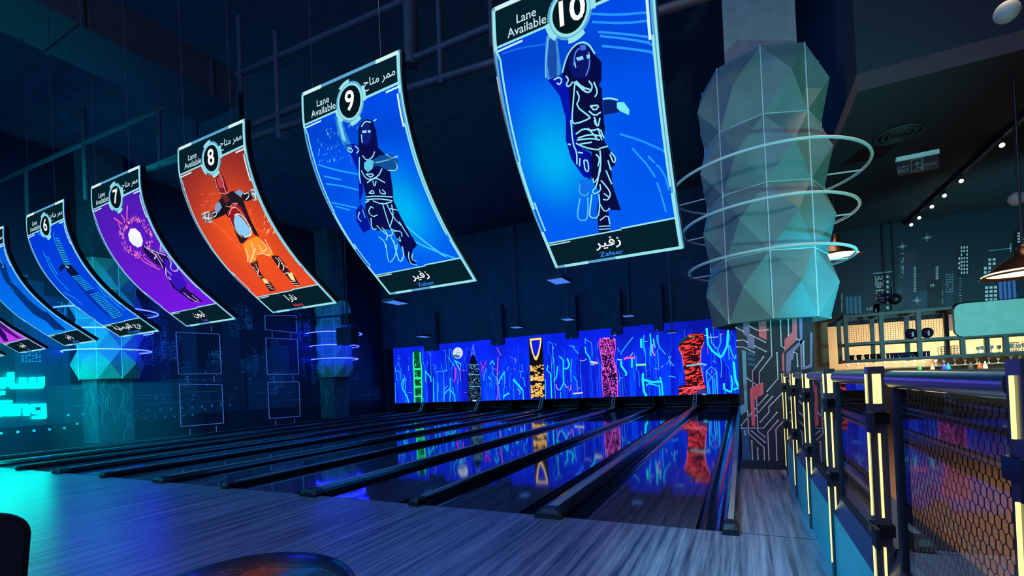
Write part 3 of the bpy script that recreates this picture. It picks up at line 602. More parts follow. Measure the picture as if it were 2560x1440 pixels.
def screen(X0,num,bgf,figf,arab,latin,latcol,label,header=True):
    t=thing('hanging_screen',label,'screen',(X0+.5,-1.1,3.0),'curved screens hanging over the lanes')
    PL=lambda x,s,l:(X0+x,)+prof_at(s,.0006+.0006*l)
    h=MB()
    for k in range(len(SS)-1): pass
    fr=[prof_at(s,0) for s in SS]; bk=[prof_at(s,-.045) for s in SS]; xa,xb=X0-.012,X0+1.012
    for i in range(len(SS)-1):
        h.face([(xa,)+fr[i],(xa,)+fr[i+1],(xb,)+fr[i+1],(xb,)+fr[i]]); h.face([(xa,)+bk[i],(xb,)+bk[i],(xb,)+bk[i+1],(xa,)+bk[i+1]])
        h.face([(xa,)+fr[i],(xa,)+bk[i],(xa,)+bk[i+1],(xa,)+fr[i+1]]); h.face([(xb,)+fr[i],(xb,)+fr[i+1],(xb,)+bk[i+1],(xb,)+bk[i]])
    h.face([(xa,)+fr[0],(xb,)+fr[0],(xb,)+bk[0],(xa,)+bk[0]]); h.face([(xa,)+fr[-1],(xa,)+bk[-1],(xb,)+bk[-1],(xb,)+fr[-1]])
    h.build('housing',M_HOUS,t)
    for xx in (X0+.15,X0+.85):
        g=MB(); g.tube([(xx,-1.65,3.75),(xx,-1.65,5.98 if X0==SX[4] else 9.0)],.003,4); g.build('hanger',M_BLACK,t)
    d=MB(); n1=14; rw=[]
    for a,b_ in zip(SS,SS[1:]): rw+=[a,(a+b_)/2]
    rw.append(SS[-1]); n2=len(rw)-1
    for i in range(n1):
        for j in range(n2):
            xs=[(i+a)/n1 for a in (0,1,1,0)]; ss=[rw[j+a] for a in (0,0,1,1)]
            d.face([PL(x,s,0) for x,s in zip(xs,ss)],[bgf(x,s) for x,s in zip(xs,ss)])
    d.build('display',M_SCR,t)
    f=MB(); figf(f,PL,X0); 
    if f.v: f.build('picture',M_SCR,t)
    b=MB(); P=lambda q,c,l: art_poly(b,PL,q,c,l,CUTS); Ln=lambda q,w_,c,l: art_line(b,PL,q,w_,c,l,.06)
    yl=.262; yr=.232; fb=1.615
    P([(0,0),(1,0),(1,yr),(0,yl)],NAVY,10); P([(0,fb),(1,fb-.008),(1,SL),(0,SL)],NAVY,10)
    # border
    Ln([(.008,0),(.008,SL)],.016,LB,12); Ln([(.992,0),(.992,SL)],.03,LB,12); Ln([(0,.012),(1,.012)],.026,LB,12); Ln([(0,SL-.012),(1,SL-.012)],.026,LB,12)
    Ln([(.01,.02),(.01,.28)],.022,LC,13); Ln([(.014,.28),(.035,.34),(.035,.55),(.03,.95)],.013,LC,13); Ln([(.018,.95),(.018,1.3)],.02,LC,13); Ln([(.04,1.25),(.04,1.5)],.012,LC,13); Ln([(.012,1.5),(.012,SL-.01)],.024,LC,13)
    Ln([(.988,.02),(.988,.3)],.026,LC,13); Ln([(.962,.3),(.962,.52)],.016,WHT,13); Ln([(.978,.5),(.978,1.35)],.014,LC,13); Ln([(.998,.3),(.998,1.4)],.012,LC,13); Ln([(.985,1.4),(.985,SL)],.022,LC,13)
    Ln([(.02,.014),(.22,.014)],.03,WHT,13); Ln([(.78,.014),(.99,.014)],.03,WHT,13); Ln([(.08,SL-.012),(.28,SL-.012)],.028,LC,13); Ln([(.5,SL-.012),(.99,SL-.012)],.028,LC,13)
    Ln([(.01,yl),(.4,yl-.01)],.014,LC,13); Ln([(.02,yl+.024),(.2,yl+.017)],.012,WHT,13); Ln([(.62,yr+.012),(.99,yr)],.018,LC,13); Ln([(.86,yr+.03),(.99,yr+.026)],.014,WHT,13)
    Ln([(.01,fb),(.6,fb-.004)],.012,LC,13); Ln([(.02,fb+.02),(.2,fb+.018)],.01,WHT,13); Ln([(.6,fb-.014),(.985,fb-.018)],.014,LC,13)
    b.build('border_graphics',M_SCR,t)
    c=MB(); bc=(.515,.225); ci=lambda r,ry,n=28:[(bc[0]+r*math.cos(2*PI*k/n),bc[1]+ry*math.sin(2*PI*k/n)) for k in range(n)]
    art_poly(c,PL,ci(.142,.15),LB,15,CUTS); art_poly(c,PL,ci(.126,.134),LC,16,CUTS); art_poly(c,PL,ci(.108,.117),lin((4,22,30)),17,CUTS)
    for a0 in (-.5,1.0,2.3,4.0): art_line(c,PL,[(bc[0]+.146*math.cos(a0+k*.12),bc[1]+.155*math.sin(a0+k*.12)) for k in range(7)],.03,LC,16,.1)
    bd=c.build('lane_number_badge',M_SCR,t); c=MB()
    if num: art_text(c,lambda x,y,l:PL(x,2*bc[1]-y,l),bc[0],bc[1],num,.2,(1,1,1),19,.02,1.0,cuts=[2*bc[1]-c_ for c_ in CUTS])
    if num: c.build('number',M_SCR,bd)
    NC=[-c_ for c_ in CUTS]; e=MB(); TP=lambda x,y,l:PL(x,-y,l)
    art_text(e,TP,.235,-.175,'Lane\nAvailable',.078,lin((200,235,240)),14,.006,.95,cuts=NC); e.build('lane_available_text',M_SCR,t); e=MB()
    art_text(e,TP,.81,-.142,'\ufea1\ufe8e\ufe98\ufee3 \ufeae\ufee4\ufee3',.085,lin((200,235,240)),14,.008,1.0,cuts=NC)
    e.build('arabic_header_text',M_SCR,t); e=MB()
    art_text(e,TP,.48,-1.70,arab,.115,(1,1,1),14,.012,1.1,cuts=NC)
    art_text(e,TP,.48,-1.81,latin,.062,lin(latcol),14,.006,1.1,cuts=NC)
    e.build('name_lettering',M_SCR,t)
    return t
def gauss(x,s,x0,s0,a,b): return math.exp(-((x-x0)/a)**2-((s-s0)/b)**2)
def bg_blue(cx,cs):
    def f(x,s):
        c=mixc(lin((0,72,225)),lin((0,95,245)),s/SL)
        g=gauss(x,s,cx,cs,.22,.28); g2=max(0,1-s/.7)*.35
        c=mixc(c,lin((0,185,245)),g*.95); c=mixc(c,lin((0,45,190)),g2)
        return tuple(v*(1+.12*math.sin(14*s-3*x)*math.exp(-((s-.4)/.35)**2)) for v in c)
    return f
def bg_const(c1,c2,gx=None,gc=None):
    def f(x,s):
        c=mixc(lin(c1),lin(c2),max(0,min(1,s/SL)))
        if gx: c=mixc(c,lin(gc),gauss(x,s,gx[0],gx[1],gx[2],gx[3])*.9)
        return c
    return f
def tracer(f,PL,X0,conv):
    def pts(q): 
        r=[us(*conv(*a),X0) for a in q]; return [(min(max(a,.02),.97),min(max(s,.02),1.61)) for a,s in r]
    def poly(q,c,l=3): art_poly(f,PL,pts(q),lin(c),l,CUTS)
    def line(q,c=(150,235,250),w_=.009,l=6,sm=1): art_line(f,PL,pts(chaikin(q,sm) if sm and len(q)>2 else q),w_,lin(c),l,.05)
    return poly,line
CYN=(140,228,250)
def fig10(f,PL,X0):
    po,li=tracer(f,PL,X0,lambda u,v:(1200+.5*u,.5*v))
    for q in (([(560,70),(700,75),(860,60)]),([(560,110),(720,118),(870,100)]),([(590,160),(720,170),(880,190)]),([(610,230),(760,245),(890,265)]),([(600,180),(740,195),(880,220)])): li(q,(40,150,255),.012,1)
    li([(700,670),(800,700),(900,745),(940,760)],(30,150,255),.012,1); li([(760,740),(860,850),(900,950),(930,1060)],(40,165,250),.010,1); li([(840,780),(920,860),(945,950)],(40,165,250),.01,1); li([(110,270),(200,240),(330,220)],(20,110,235),.01,1)
    po([(330,190),(345,160),(385,180),(395,260),(405,340),(400,400),(345,405),(325,380)],(60,140,215),2); po([(345,200),(375,190),(385,280),(385,385),(350,390),(338,320)],(25,75,170),3); li([(345,180),(328,300),(330,390)],(120,200,245),.008,5)
    po([(340,400),(400,375),(440,385),(465,420),(460,640),(480,720),(485,800),(500,840),(550,890),(520,885),(460,800),(435,700),(430,590),(400,480)],(5,22,175),3)
    po([(410,370),(430,290),(445,250),(475,220),(515,208),(545,225),(575,275),(608,310),(608,400),(590,440),(560,410),(480,405),(440,420)],(8,12,70),4)
    po([(445,330),(455,250),(500,235),(545,245),(552,330),(540,380),(500,395),(465,380)],(12,22,105),5)
    po([(480,290),(515,280),(520,298),(490,305)],(140,215,255),7); po([(533,275),(550,272),(552,290),(535,295)],(140,215,255),7); po([(500,225),(530,225),(532,250),(505,255)],(60,110,230),6)
    po([(440,400),(560,405),(610,440),(612,520),(625,640),(620,700),(655,760),(680,800),(675,828),(655,835),(665,930),(705,1050),(650,1048),(640,1030),(645,1090),(655,1165),(595,1165),(585,1060),(600,960),(560,900),(545,840),(560,760),(500,735),(470,640),(455,560)],(8,12,62),4)
    po([(430,590),(470,640),(500,735),(555,765),(560,850),(550,900),(500,850),(455,790),(430,700)],(5,18,150),4)
    po([(612,500),(690,500),(700,560),(620,575)],(10,35,110),4); po([(685,510),(720,510),(748,550),(745,575),(700,555),(685,540)],(120,235,240),6)
    po([(500,900),(555,905),(555,960),(540,985),(500,980)],(20,110,235),5)
    li([(412,365),(435,280),(470,230),(510,210),(545,222),(575,270)],CYN,.01); li([(470,330),(475,265),(500,240)],(90,150,245),.007); li([(545,260),(550,330),(530,380)],(90,150,245),.007); li([(475,310),(480,340)],CYN,.006)
    for q in ([(370,400),(395,385),(412,400),(400,425),(385,415)],[(430,380),(445,400),(430,425),(445,435),(465,410)],[(470,410),(495,430),(520,455),(550,465),(565,430),(545,405)],[(480,405),(510,435),(555,450)],[(490,420),(530,460)],[(570,410),(590,460),(575,485)],[(485,455),(500,490),(480,530),(545,580),(555,590),(480,620),(460,610),(465,530),(475,420)],
      [(552,530),(600,525),(575,555),(552,530)],[(545,555),(575,580),(605,560)],[(570,585),(580,600),(580,630),(572,600)],[(575,600),(590,640),(600,590)],[(480,670),(520,640),(560,655),(600,640),(620,690)],[(490,690),(550,670),(610,680)],[(485,700),(560,690),(600,700)],[(540,640),(585,690)],[(500,720),(560,710)],[(590,640),(610,700)],
      [(455,600),(465,720),(485,760),(485,820)],[(480,715),(520,735),(590,750),(600,740),(640,730)],[(600,750),(605,800),(600,870),(570,920),(565,890)],[(520,800),(540,800),(545,860),(525,850),(520,800)],[(580,770),(600,790),(590,830)],[(600,830),(585,930),(560,955),(575,970),(605,950),(600,920)],[(605,900),(640,940),(655,970),(640,1000),(615,995)],[(620,965),(645,985)],
      [(560,970),(548,1060),(550,1085),(590,1090),(600,1030),(595,970)],[(600,1020),(625,1060),(650,1040)],[(600,1100),(640,1070),(650,1120)],[(595,1130),(650,1128)],[(595,1145),(652,1142)],[(655,760),(680,790),(670,820),(650,770)],[(440,720),(455,722)],[(615,495),(650,490),(690,500)],[(630,850),(660,920)],[(640,800),(655,850)],[(490,760),(515,765)],[(500,790),(498,830)]): li(q)
    li([(500,920),(495,965),(530,980),(545,960)],(70,180,245),.008); li([(500,990),(485,1080),(500,1100),(535,1100),(540,1050),(540,985)],(90,195,250),.010)
def fig9(f,PL,X0):
    po,li=tracer(f,PL,X0,lambda u,v:(720+.4723*u,100+.4723*v))
    random.seed(3)
    for q in ([(160,660),(260,690),(370,710)],[(200,760),(300,775),(400,800)],[(230,860),(330,880),(400,900)],[(250,880),(330,900)],[(190,720),(280,740)]): li(q,(30,170,250),.012,1)
    for q in ([(620,980),(740,1080),(840,1150)],[(640,1050),(760,1110),(900,1160)],[(600,960),(700,1050),(820,1140)]): li(q,(60,200,250),.016,1)
    for _ in range(75):
        u=random.uniform(155,370); v=random.uniform(440,640); L=random.uniform(5,18); li([(u,v),(u-3+L*.1,v+L)],random.choice(((60,150,230),(110,200,240),(40,110,210))),.006,3,0)
    po([(248,405),(285,400),(300,470),(325,530),(340,560),(330,590),(295,560),(268,500)],(40,130,215),3); po([(262,420),(280,415),(310,540),(290,530)],(120,210,240),4)
    po([(300,555),(350,550),(380,560),(390,660),(400,800),(380,860),(410,900),(440,1000),(400,1020),(365,960),(360,900),(385,870),(375,700),(340,620)],(5,22,150),3)
    po([(375,560),(375,470),(390,435),(420,418),(450,430),(468,480),(478,570),(510,600),(540,680),(555,780),(560,850),(600,940),(640,1010),(685,1085),(660,1110),(655,1140),(680,1185),(640,1180),(600,1100),(560,1010),(520,1000),(470,1010),(440,980),(410,900),(415,830),(390,720),(380,640)],(7,14,75),4)
    po([(385,480),(400,440),(435,440),(445,500),(435,545),(410,560),(388,540)],(14,30,120),5); po([(395,480),(418,478),(418,492),(396,494)],(150,225,250),7); po([(425,478),(440,478),(438,490),(425,492)],(150,225,250),7)
    po([(440,640),(490,610),(550,605),(585,640),(580,690),(530,690),(480,665),(450,670)],(15,80,150),6); po([(405,650),(430,630),(455,640),(450,680),(425,700),(405,680)],(90,200,235),7)
    for q in ([(450,650),(520,640),(582,615)],[(530,690),(582,690),(575,640),(520,605)],[(320,570),(345,580),(340,595),(320,590),(318,575)],[(355,560),(380,580),(365,600)],[(390,460),(410,430),(440,435)],[(390,500),(395,545)],[(395,610),(420,640),(450,620),(460,590)],[(390,690),(410,730),(440,740),(480,720),(500,680)],[(415,710),(460,708),(440,728),(415,710)],[(420,755),(450,735),(470,730),(515,755)],[(450,745),(460,780),(468,745)],[(430,810),(450,792),(460,812),(430,810)],[(485,790),(490,812),(525,815),(500,790)],[(415,830),(470,825),(555,830)],[(415,845),(480,838),(555,850)],[(450,850),(500,870),(550,855)],[(380,620),(378,700),(385,760)],
      [(440,880),(425,910),(450,935),(475,925)],[(440,880),(455,890)],[(500,860),(530,960),(545,1000),(580,1010)],[(520,860),(560,940),(600,980)],[(550,870),(560,930),(540,990)],[(540,890),(580,900)],[(410,860),(430,850)],[(470,980),(500,1010),(540,1040),(560,1020),(545,1000)],[(545,1040),(560,1070),(570,1090)],[(500,990),(530,1030),(520,1060)],[(560,1010),(600,1010),(605,1040)],[(580,1050),(600,1070),(590,1040)],[(470,420),(455,430)],[(440,940),(445,1000),(470,1000)],[(380,910),(370,940),(390,960)],[(590,960),(640,1040)],[(640,1120),(640,1160),(655,1185),(685,1190)],[(660,1130),(655,1160),(680,1170)],[(480,1040),(510,1060),(520,1100)]): li(q)
    li([(520,1080),(530,1170),(545,1175),(570,1140),(580,1080)],(110,215,250),.010); li([(560,1060),(585,1165),(600,1172),(615,1140),(605,1090)],(130,225,250),.012); li([(395,895),(410,940)],(80,190,240),.01)
def fig8(f,PL,X0):
    po,li=tracer(f,PL,X0,lambda u,v:(400+.375*u,260+.375*v))
    random.seed(5); OR=(255,150,90)
    for q in ([(350,780),(450,880),(560,980),(620,1100)],[(600,700),(620,820),(700,860)],[(740,720),(760,800),(700,880)],[(420,830),(520,950)],[(650,900),(740,960)]): li(q,(255,95,55),.02,1)
    for _ in range(26):
        u=random.uniform(700,790); v=random.uniform(640,850); li([(u,v),(u-8,v+22)],(255,170,130),.008,2,0)
    for _ in range(10):
        u=random.uniform(270,350); v=random.uniform(600,700); li([(u,v),(u+24,v-8)],(240,90,90),.006,2,0)
    # arms
    po([(400,640),(380,700),(340,720),(360,770),(430,740),(470,700)],(25,20,30),3); po([(540,590),(600,590),(620,560),(640,620),(580,650),(550,640)],(30,22,30),3)
    po([(275,730),(330,712),(360,740),(350,790),(310,795),(285,770)],(120,90,95),4); po([(600,565),(680,548),(695,600),(640,645),(610,610)],(130,130,140),4)
    for q in ([(280,735),(330,715)],[(290,745),(345,780)],[(300,720),(310,790)],[(330,725),(320,790),(350,785)],[(285,760),(350,760)],[(610,570),(680,560)],[(615,600),(690,580)],[(640,560),(640,640),(625,640)],[(665,560),(660,610)],[(620,590),(650,640)],[(670,600),(690,605)],[(560,600),(590,590),(600,610),(575,640)],[(350,730),(375,715),(380,740),(360,755)]): li(q,(225,240,235),.008)
    # torso
    po([(410,620),(450,600),(480,580),(520,590),(560,650),(600,760),(640,840),(665,888),(630,870),(610,830),(600,880),(555,930),(535,925),(500,850),(460,760),(430,720),(390,720),(385,660)],(35,25,38),3)
    po([(450,720),(500,660),(545,690),(580,760),(605,830),(600,870),(560,890),(510,850),(470,790)],(150,25,40),4)
    po([(500,745),(520,735),(560,770),(605,835),(608,870),(570,885),(530,868),(505,830),(495,785)],(140,205,250),6)
    li([(500,740),(530,728),(575,770),(612,840),(610,875),(565,888)],(255,235,210),.01,7); li([(460,740),(480,690),(520,690),(570,760),(610,830)],(255,190,160),.008,6); li([(470,690),(490,660),(520,665)],(250,150,140),.007); li([(465,760),(500,840),(550,890)],(255,170,120),.008); li([(440,680),(490,690),(520,660)],(240,150,130),.006)
    po([(370,670),(400,650),(415,690),(385,730),(368,710)],(130,160,205),5); po([(500,590),(530,570),(560,590),(540,620)],(130,160,215),5)
    # head
    po([(365,520),(375,480),(400,468),(425,480),(445,540),(455,570),(450,610),(470,640),(430,650),(405,600),(380,570)],(120,25,40),5); po([(380,500),(400,480),(415,500),(425,560),(395,560)],(190,60,65),6)
    li([(372,500),(380,560),(400,580)],(240,190,180),.007,7); li([(400,470),(420,500),(430,560),(445,590)],(240,180,170),.008,7); li([(395,590),(430,600),(455,590)],(230,150,110),.008,7); po([(410,610),(450,600),(460,650),(435,660)],(95,40,45),6)
    # hips, legs
    po([(555,930),(600,900),(650,880),(700,930),(760,1000),(740,1020),(690,1000),(655,990),(640,1030),(650,1080),(600,1060),(570,990)],(255,150,50),4)
    po([(600,1060),(650,1040),(665,1110),(695,1160),(740,1190),(775,1240),(735,1250),(690,1180),(640,1120)],(45,25,35),4); po([(740,1010),(790,1010),(830,1060),(860,1110),(900,1150),(935,1205),(900,1215),(850,1150),(800,1100)],(45,25,35),4)
    po([(680,1160),(710,1165),(730,1195),(700,1195)],(245,225,150),5); po([(850,1130),(880,1120),(905,1180),(875,1170)],(245,225,160),5)
    for q in ([(570,960),(590,1000),(585,1050)],[(610,920),(630,980),(615,1030),(640,1030)],[(640,960),(600,1060)],[(680,910),(720,960),(690,980)],[(660,940),(700,1010),(740,1000)],[(700,900),(750,990)],[(640,1080),(660,1100),(650,1140),(680,1150)],[(620,1080),(650,1120)],[(700,1180),(735,1200)],[(715,1205),(750,1215)],[(725,1220),(765,1235)],[(770,1020),(800,1050),(790,1090)],[(790,1020),(830,1080),(820,1110)],[(830,1130),(860,1120)],[(870,1180),(905,1180)],[(880,1195),(920,1195)],[(895,1208),(930,1208)],[(810,1060),(850,1090)],[(650,1000),(690,995)]): li(q,(255,225,190),.009)
def conv4(u,v): return (.36111*u,380+.36111*v)
def fig7(f,PL,X0):
    po,li=tracer(f,PL,X0,conv4); random.seed(8)
    for k in range(150):
        a=random.uniform(0,2*PI); r=random.uniform(1.05,1.5); u=940+75*r*math.cos(a)+random.uniform(0,25)*max(0,math.sin(a)); v=590+95*r*math.sin(a); L=random.uniform(8,26)
        li([(u,v),(u+L*.5*math.cos(a+1.4),v+L*math.sin(a+1.4))],random.choice(((230,110,200),(255,150,190),(150,80,220),(90,20,120))),random.uniform(.01,.028),3,0)
    for q in ([(850,500),(790,455)],[(880,470),(885,370)],[(870,480),(840,430)],[(910,480),(930,450)],[(950,490),(960,450)],[(840,540),(820,490)],[(900,650),(910,690)],[(930,680),(1000,760)],[(970,710),(1080,790)],[(1000,760),(1110,815)]): li(q,(225,95,190),.02,3,0)
    po([(890,570),(905,530),(940,528),(975,560),(992,610),(985,650),(955,660),(920,640),(897,610)],(235,245,255),6); po([(900,560),(930,532),(970,560),(960,600)],(250,255,255),7)
    po([(985,640),(1030,660),(1100,690),(1160,720),(1240,800),(1230,820),(1290,910),(1290,945),(1350,990),(1410,1035),(1330,1035),(1270,990),(1200,940),(1160,860),(1130,800),(1060,760),(1000,690)],(30,15,80),4)
    po([(1140,740),(1200,750),(1240,810),(1290,920),(1240,960),(1190,900),(1150,830)],(60,20,190),5)
    for q in ([(1000,650),(1060,700),(1090,710),(1070,740)],[(1020,660),(1080,690),(1150,715)],[(1050,680),(1100,740),(1130,800)],[(1090,700),(1130,760)],[(1150,800),(1150,860),(1190,890),(1170,860)],[(1160,720),(1190,760),(1180,800),(1200,825),(1235,820),(1230,790),(1200,755)],[(1270,970),(1330,1020),(1380,1040)],[(1330,990),(1380,1030)],[(1300,1000),(1360,1035)],[(1160,820),(1190,850)]): li(q,(225,190,250),.012)
    po([(1110,690),(1160,625),(1185,620),(1150,700)],(120,110,220),5); li([(1110,690),(1165,620)],(190,180,245),.012)
def fig6(f,PL,X0):
    po,li=tracer(f,PL,X0,conv4)
    po([(370,560),(378,600),(430,650),(460,740),(480,780),(520,800),(550,850),(500,860),(475,820),(440,780),(425,740),(395,650)],(12,60,150),3)
    po([(450,790),(490,780),(535,830),(548,850),(500,860),(470,830)],(5,18,55),5); po([(410,800),(440,770),(470,775),(450,800),(420,830)],(6,25,90),5); li([(455,790),(480,800)],(150,240,210),.02)
    for k in range(12): v=600+k*16; li([(388+k*5,v),(412+k*7,v-2)],(30,170,235),.012)
    li([(370,560),(390,640),(440,750)],(40,180,240),.012)
    a0,a1=(500,860),(548,850); b0,b1=(790,1160),(865,1135)
    n=26
    for k in range(n):
        t=k/n; t2=(k+.55)/n
        if 9<=k<=10 or k>=24 and False: continue
        L=lambda t_,w_:(a0[0]+(b0[0]-a0[0])*t_+((a1[0]-a0[0])+((b1[0]-b0[0])-(a1[0]-a0[0]))*t_)*w_, a0[1]+(b0[1]-a0[1])*t_**1.0+((a1[1]-a0[1])+((b1[1]-b0[1])-(a1[1]-a0[1]))*t_)*w_)
        for w0,w1 in ((0,.4),(.46,.7),(.76,1)): po([L(t,w0),L(t,w1),L(t2,w1),L(t2,w0)],(25,160,235),4)
    po([(495,855),(548,848),(870,1135),(785,1165)],(5,50,165),2)
    for q in ([(590,750),(630,810),(690,870)],[(600,810),(660,840),(700,900)],[(670,900),(760,1010),(860,1100)],[(680,930),(740,1010)],[(750,1000),(830,1070)],[(440,970),(520,1010),(570,1060)],[(300,690),(380,860),(480,960)],[(330,720),(400,850)]): li(q,(30,185,240),.014,2)
    for q in ([(260,500),(330,520),(380,480)],[(260,560),(340,600)],[(400,470),(440,500)]): li(q,(20,110,235),.03,1)
def fig5(f,PL,X0):
    po,li=tracer(f,PL,X0,conv4)
    po([(0,750),(40,780),(80,900),(130,940),(200,1020),(300,1100),(390,1170),(440,1230),(380,1230),(320,1170),(230,1120),(150,1030),(90,960),(30,880),(0,800)],(0,50,125),4)
    po([(300,1100),(330,1110),(460,1230),(430,1235)],(0,45,110),5); li([(0,745),(30,790),(20,800)],(120,200,240),.014); li([(90,900),(130,940),(180,990)],(30,140,230),.014); li([(60,920),(100,960)],(40,150,230),.012)
def fig4(f,PL,X0):
    po,li=tracer(f,PL,X0,conv4)
    po([(0,1150),(30,1190),(90,1250),(150,1290),(120,1290),(40,1240),(0,1210)],(70,20,120),4); po([(0,1210),(40,1260),(60,1310),(30,1310),(0,1270)],(40,10,100),4)
ZF='\ufeae\ufef4\ufed3\ufeaf'
SX=[-1.353,-3.113,-4.83,-6.50,-8.14,-9.83,-11.49,-13.15]
screen(SX[0],'10',bg_blue(.27,.98),fig10,ZF,'Zafeer',(60,140,250),'nearest hanging screen, number 10, blue picture of a hooded figure')
screen(SX[1],'9',bg_blue(.70,1.08),fig9,ZF,'Zafeer',(60,140,250),'hanging screen number 9 with blue picture of an armoured figure')
screen(SX[2],'8',bg_const((95,22,42),(252,78,38),(.52,.95,.4,.5),(252,92,30)),fig8,'\ufe8d\ufead\ufe8e\ufee7','Nara',(250,60,70),'hanging screen number 8 with orange-red picture')
screen(SX[3],'7',bg_const((62,28,165),(125,22,235)),fig7,'\ufee5\ufeee\ufef4\ufedf','Leo',(150,60,230),'hanging screen number 7 with purple picture and glowing orb')
screen(SX[4],'6',bg_const((0,52,215),(0,80,225)),fig6,'\ufe94\ufef4\ufee0\ufebc\ufef4\ufed4\ufedf\ufe8d \ufe9d\ufeae\ufe91','Al Faisaliah',(30,130,240),'hanging screen number 6 with blue picture of a lattice tower')
screen(SX[5],'',bg_const((0,70,215),(0,135,250)),fig5,ZF,'Zafeer',(60,140,250),'partly cut off hanging screen with bright blue picture, left of screen 6')
screen(SX[6],'',bg_const((90,30,190),(205,70,240)),fig4,'\ufee5\ufeee\ufef4\ufedf','Leo',(170,80,240),'hanging screen with pink-purple picture at the left edge of the photo')
screen(SX[7],'',bg_const((0,70,160),(0,90,180)),lambda f,p,x:None,ZF,'Zafeer',(60,140,250),'hanging screen of which only one bottom corner shows at the far left edge')
# ================================================================== LEFT WALL THINGS
SGX=WX+.06
def wy(u,v,X=SGX): p=at(u,v,X=X); return (p.y,p.z)
sg=thing('neon_sign','glowing cyan two-line sign in Arabic and Latin letters on the left wall','sign',(SGX,0,1.6))
def letter(polys,X=SGX):
    b=MB()
    for q in polys:
        q=[wy(u*.26385,780+v*.26389,X) for u,v in q]; n=len(q)
        ar=sum(a[0]*c[1]-c[0]*a[1] for a,c in zip(q,q[1:]+q[:1]))
        if ar<0: q=q[::-1]
        bb=len(b.v); b.v+=[(X+.05,y,z) for y,z in q]
        for t_ in tri2d(q): b.f.append(tuple(bb+i for i in t_)); b.c.append(None); b.mi.append(0); b.sm.append(False)
        for i in range(n):
            a,c=q[i],q[(i+1)%n]; b.face([(X+.05,)+a,(X-.03,)+a,(X-.03,)+c,(X+.05,)+c])
    return b.build('letter',M_NEON,sg)
letter([[(75,575),(128,570),(130,680),(185,682),(188,622),(242,620),(243,682),(278,682),(280,620),(330,618),(332,682),(362,682),(364,617),(416,615),(416,695),(400,722),(110,728),(80,700)]])
letter([[(-80,640),(-30,640),(-28,700),(5,700),(8,622),(58,620),(60,700),(40,728),(-60,732),(-82,712)]]); letter([[(-5,752),(45,750),(42,785),(-8,788)]]); letter([[(-60,755),(-20,753),(-22,788),(-62,790)]])
letter([[(-260,700),(-130,700),(-130,640),(-90,640),(-90,732),(-262,734)]])
letter([[(-8,842),(42,838),(45,985),(-5,990)]])
letter([[(64,870),(116,868),(118,985),(66,987)]]); letter([[(62,838),(112,836),(112,858),(64,860)]])
letter([[(136,872),(255,870),(273,885),(277,980),(228,982),(225,905),(185,906),(186,983),(138,984)]])
letter([[(300,872),(430,868),(436,1000),(420,1013),(310,1013),(308,990),(382,986),(384,965),(312,962),(292,945),(290,885)],])
b=MB(); q=[wy(u*.26385,780+v*.26389,SGX+.052) for u,v in ((335,900),(385,898),(386,932),(337,934))]; b.face([(SGX+.053,)+a for a in q]); b.build('letter_counter',M_DARKW,sg)
letter([[(-150,880),(-100,878),(-95,940),(-80,940),(-75,880),(-50,880),(-45,940),(-30,940),(-25,872),(-15,872),(-20,988),(-140,994)]])
letter([[(-300,890),(-180,886),(-165,900),(-160,990),(-175,1000),(-290,1002),(-305,990)]])
letter([[(-480,850),(-340,845),(-325,860),(-325,1000),(-340,1008),(-480,1012)]])
def c8(u,v): return (400+.24302*u,760+.24306*v)
fx=WX+.05
def wframe(rects,stubs,lab,r=.018):
    t=thing('wall_frame_light',lab,'wall frame',(fx,)+wy(*c8(*rects[0][0]),X=fx),'outlined frames on the left wall')
    for q in rects:
        pts=[(fx,)+wy(*c8(*a),X=fx) for a in q]
        b=MB()
        for a,c in zip(pts,pts[1:]+pts[:1]):
            b.tube([a,c],r,6)
        b.build('frame_tube',M_LAV,t)
    for a,c in stubs:
        b=MB(); b.tube([(fx,)+wy(*c8(*a),X=fx),(fx,)+wy(*c8(*c),X=fx)],r*.8,6); b.build('joint_tube',M_LAV,t)
wframe([[(165,290),(612,310),(632,718),(190,720)],[(200,825),(638,830),(656,1225),(216,1262)]],[((285,740),(288,812)),((555,735),(558,805)),((528,225),(530,290)),((308,1285),(310,1350)),((578,1255),(582,1330))],'tall pair of outlined frames on the dark wall, nearer the cyan sign')
wframe([[(1080,120),(1400,120),(1405,297),(1082,262)],[(1088,350),(1412,365),(1428,722),(1105,725)],[(1110,808),(1430,800),(1443,1155),(1125,1180)]],[((1152,280),(1156,340)),((1343,300),(1346,355)),((1170,737),(1174,795)),((1366,733),(1370,795)),((1188,1195),(1194,1255)),((1385,1178),(1390,1235))],'narrow stack of three outlined frames on the dark wall, beside the small lit column')
# window panes high on left wall
for k,(a,b_) in enumerate((((365,0),(465,215)),((500,20),(660,260)),((380,235),(470,475)),((515,280),(670,520)))):
    q=[wy(740+u/6,620+v/6,X=WX+.02) for u,v in ((a[0],a[1]),(b_[0],a[1]+10),(b_[0],b_[1]),(a[0],b_[1]-8))]
    g=MB(); g.face([(WX+.02,)+p for p in q]); o=g.build('window_%d'%(k+1),mat('dim_pane_%d'%k,(36,48,74),.3)); o['kind']='structure'
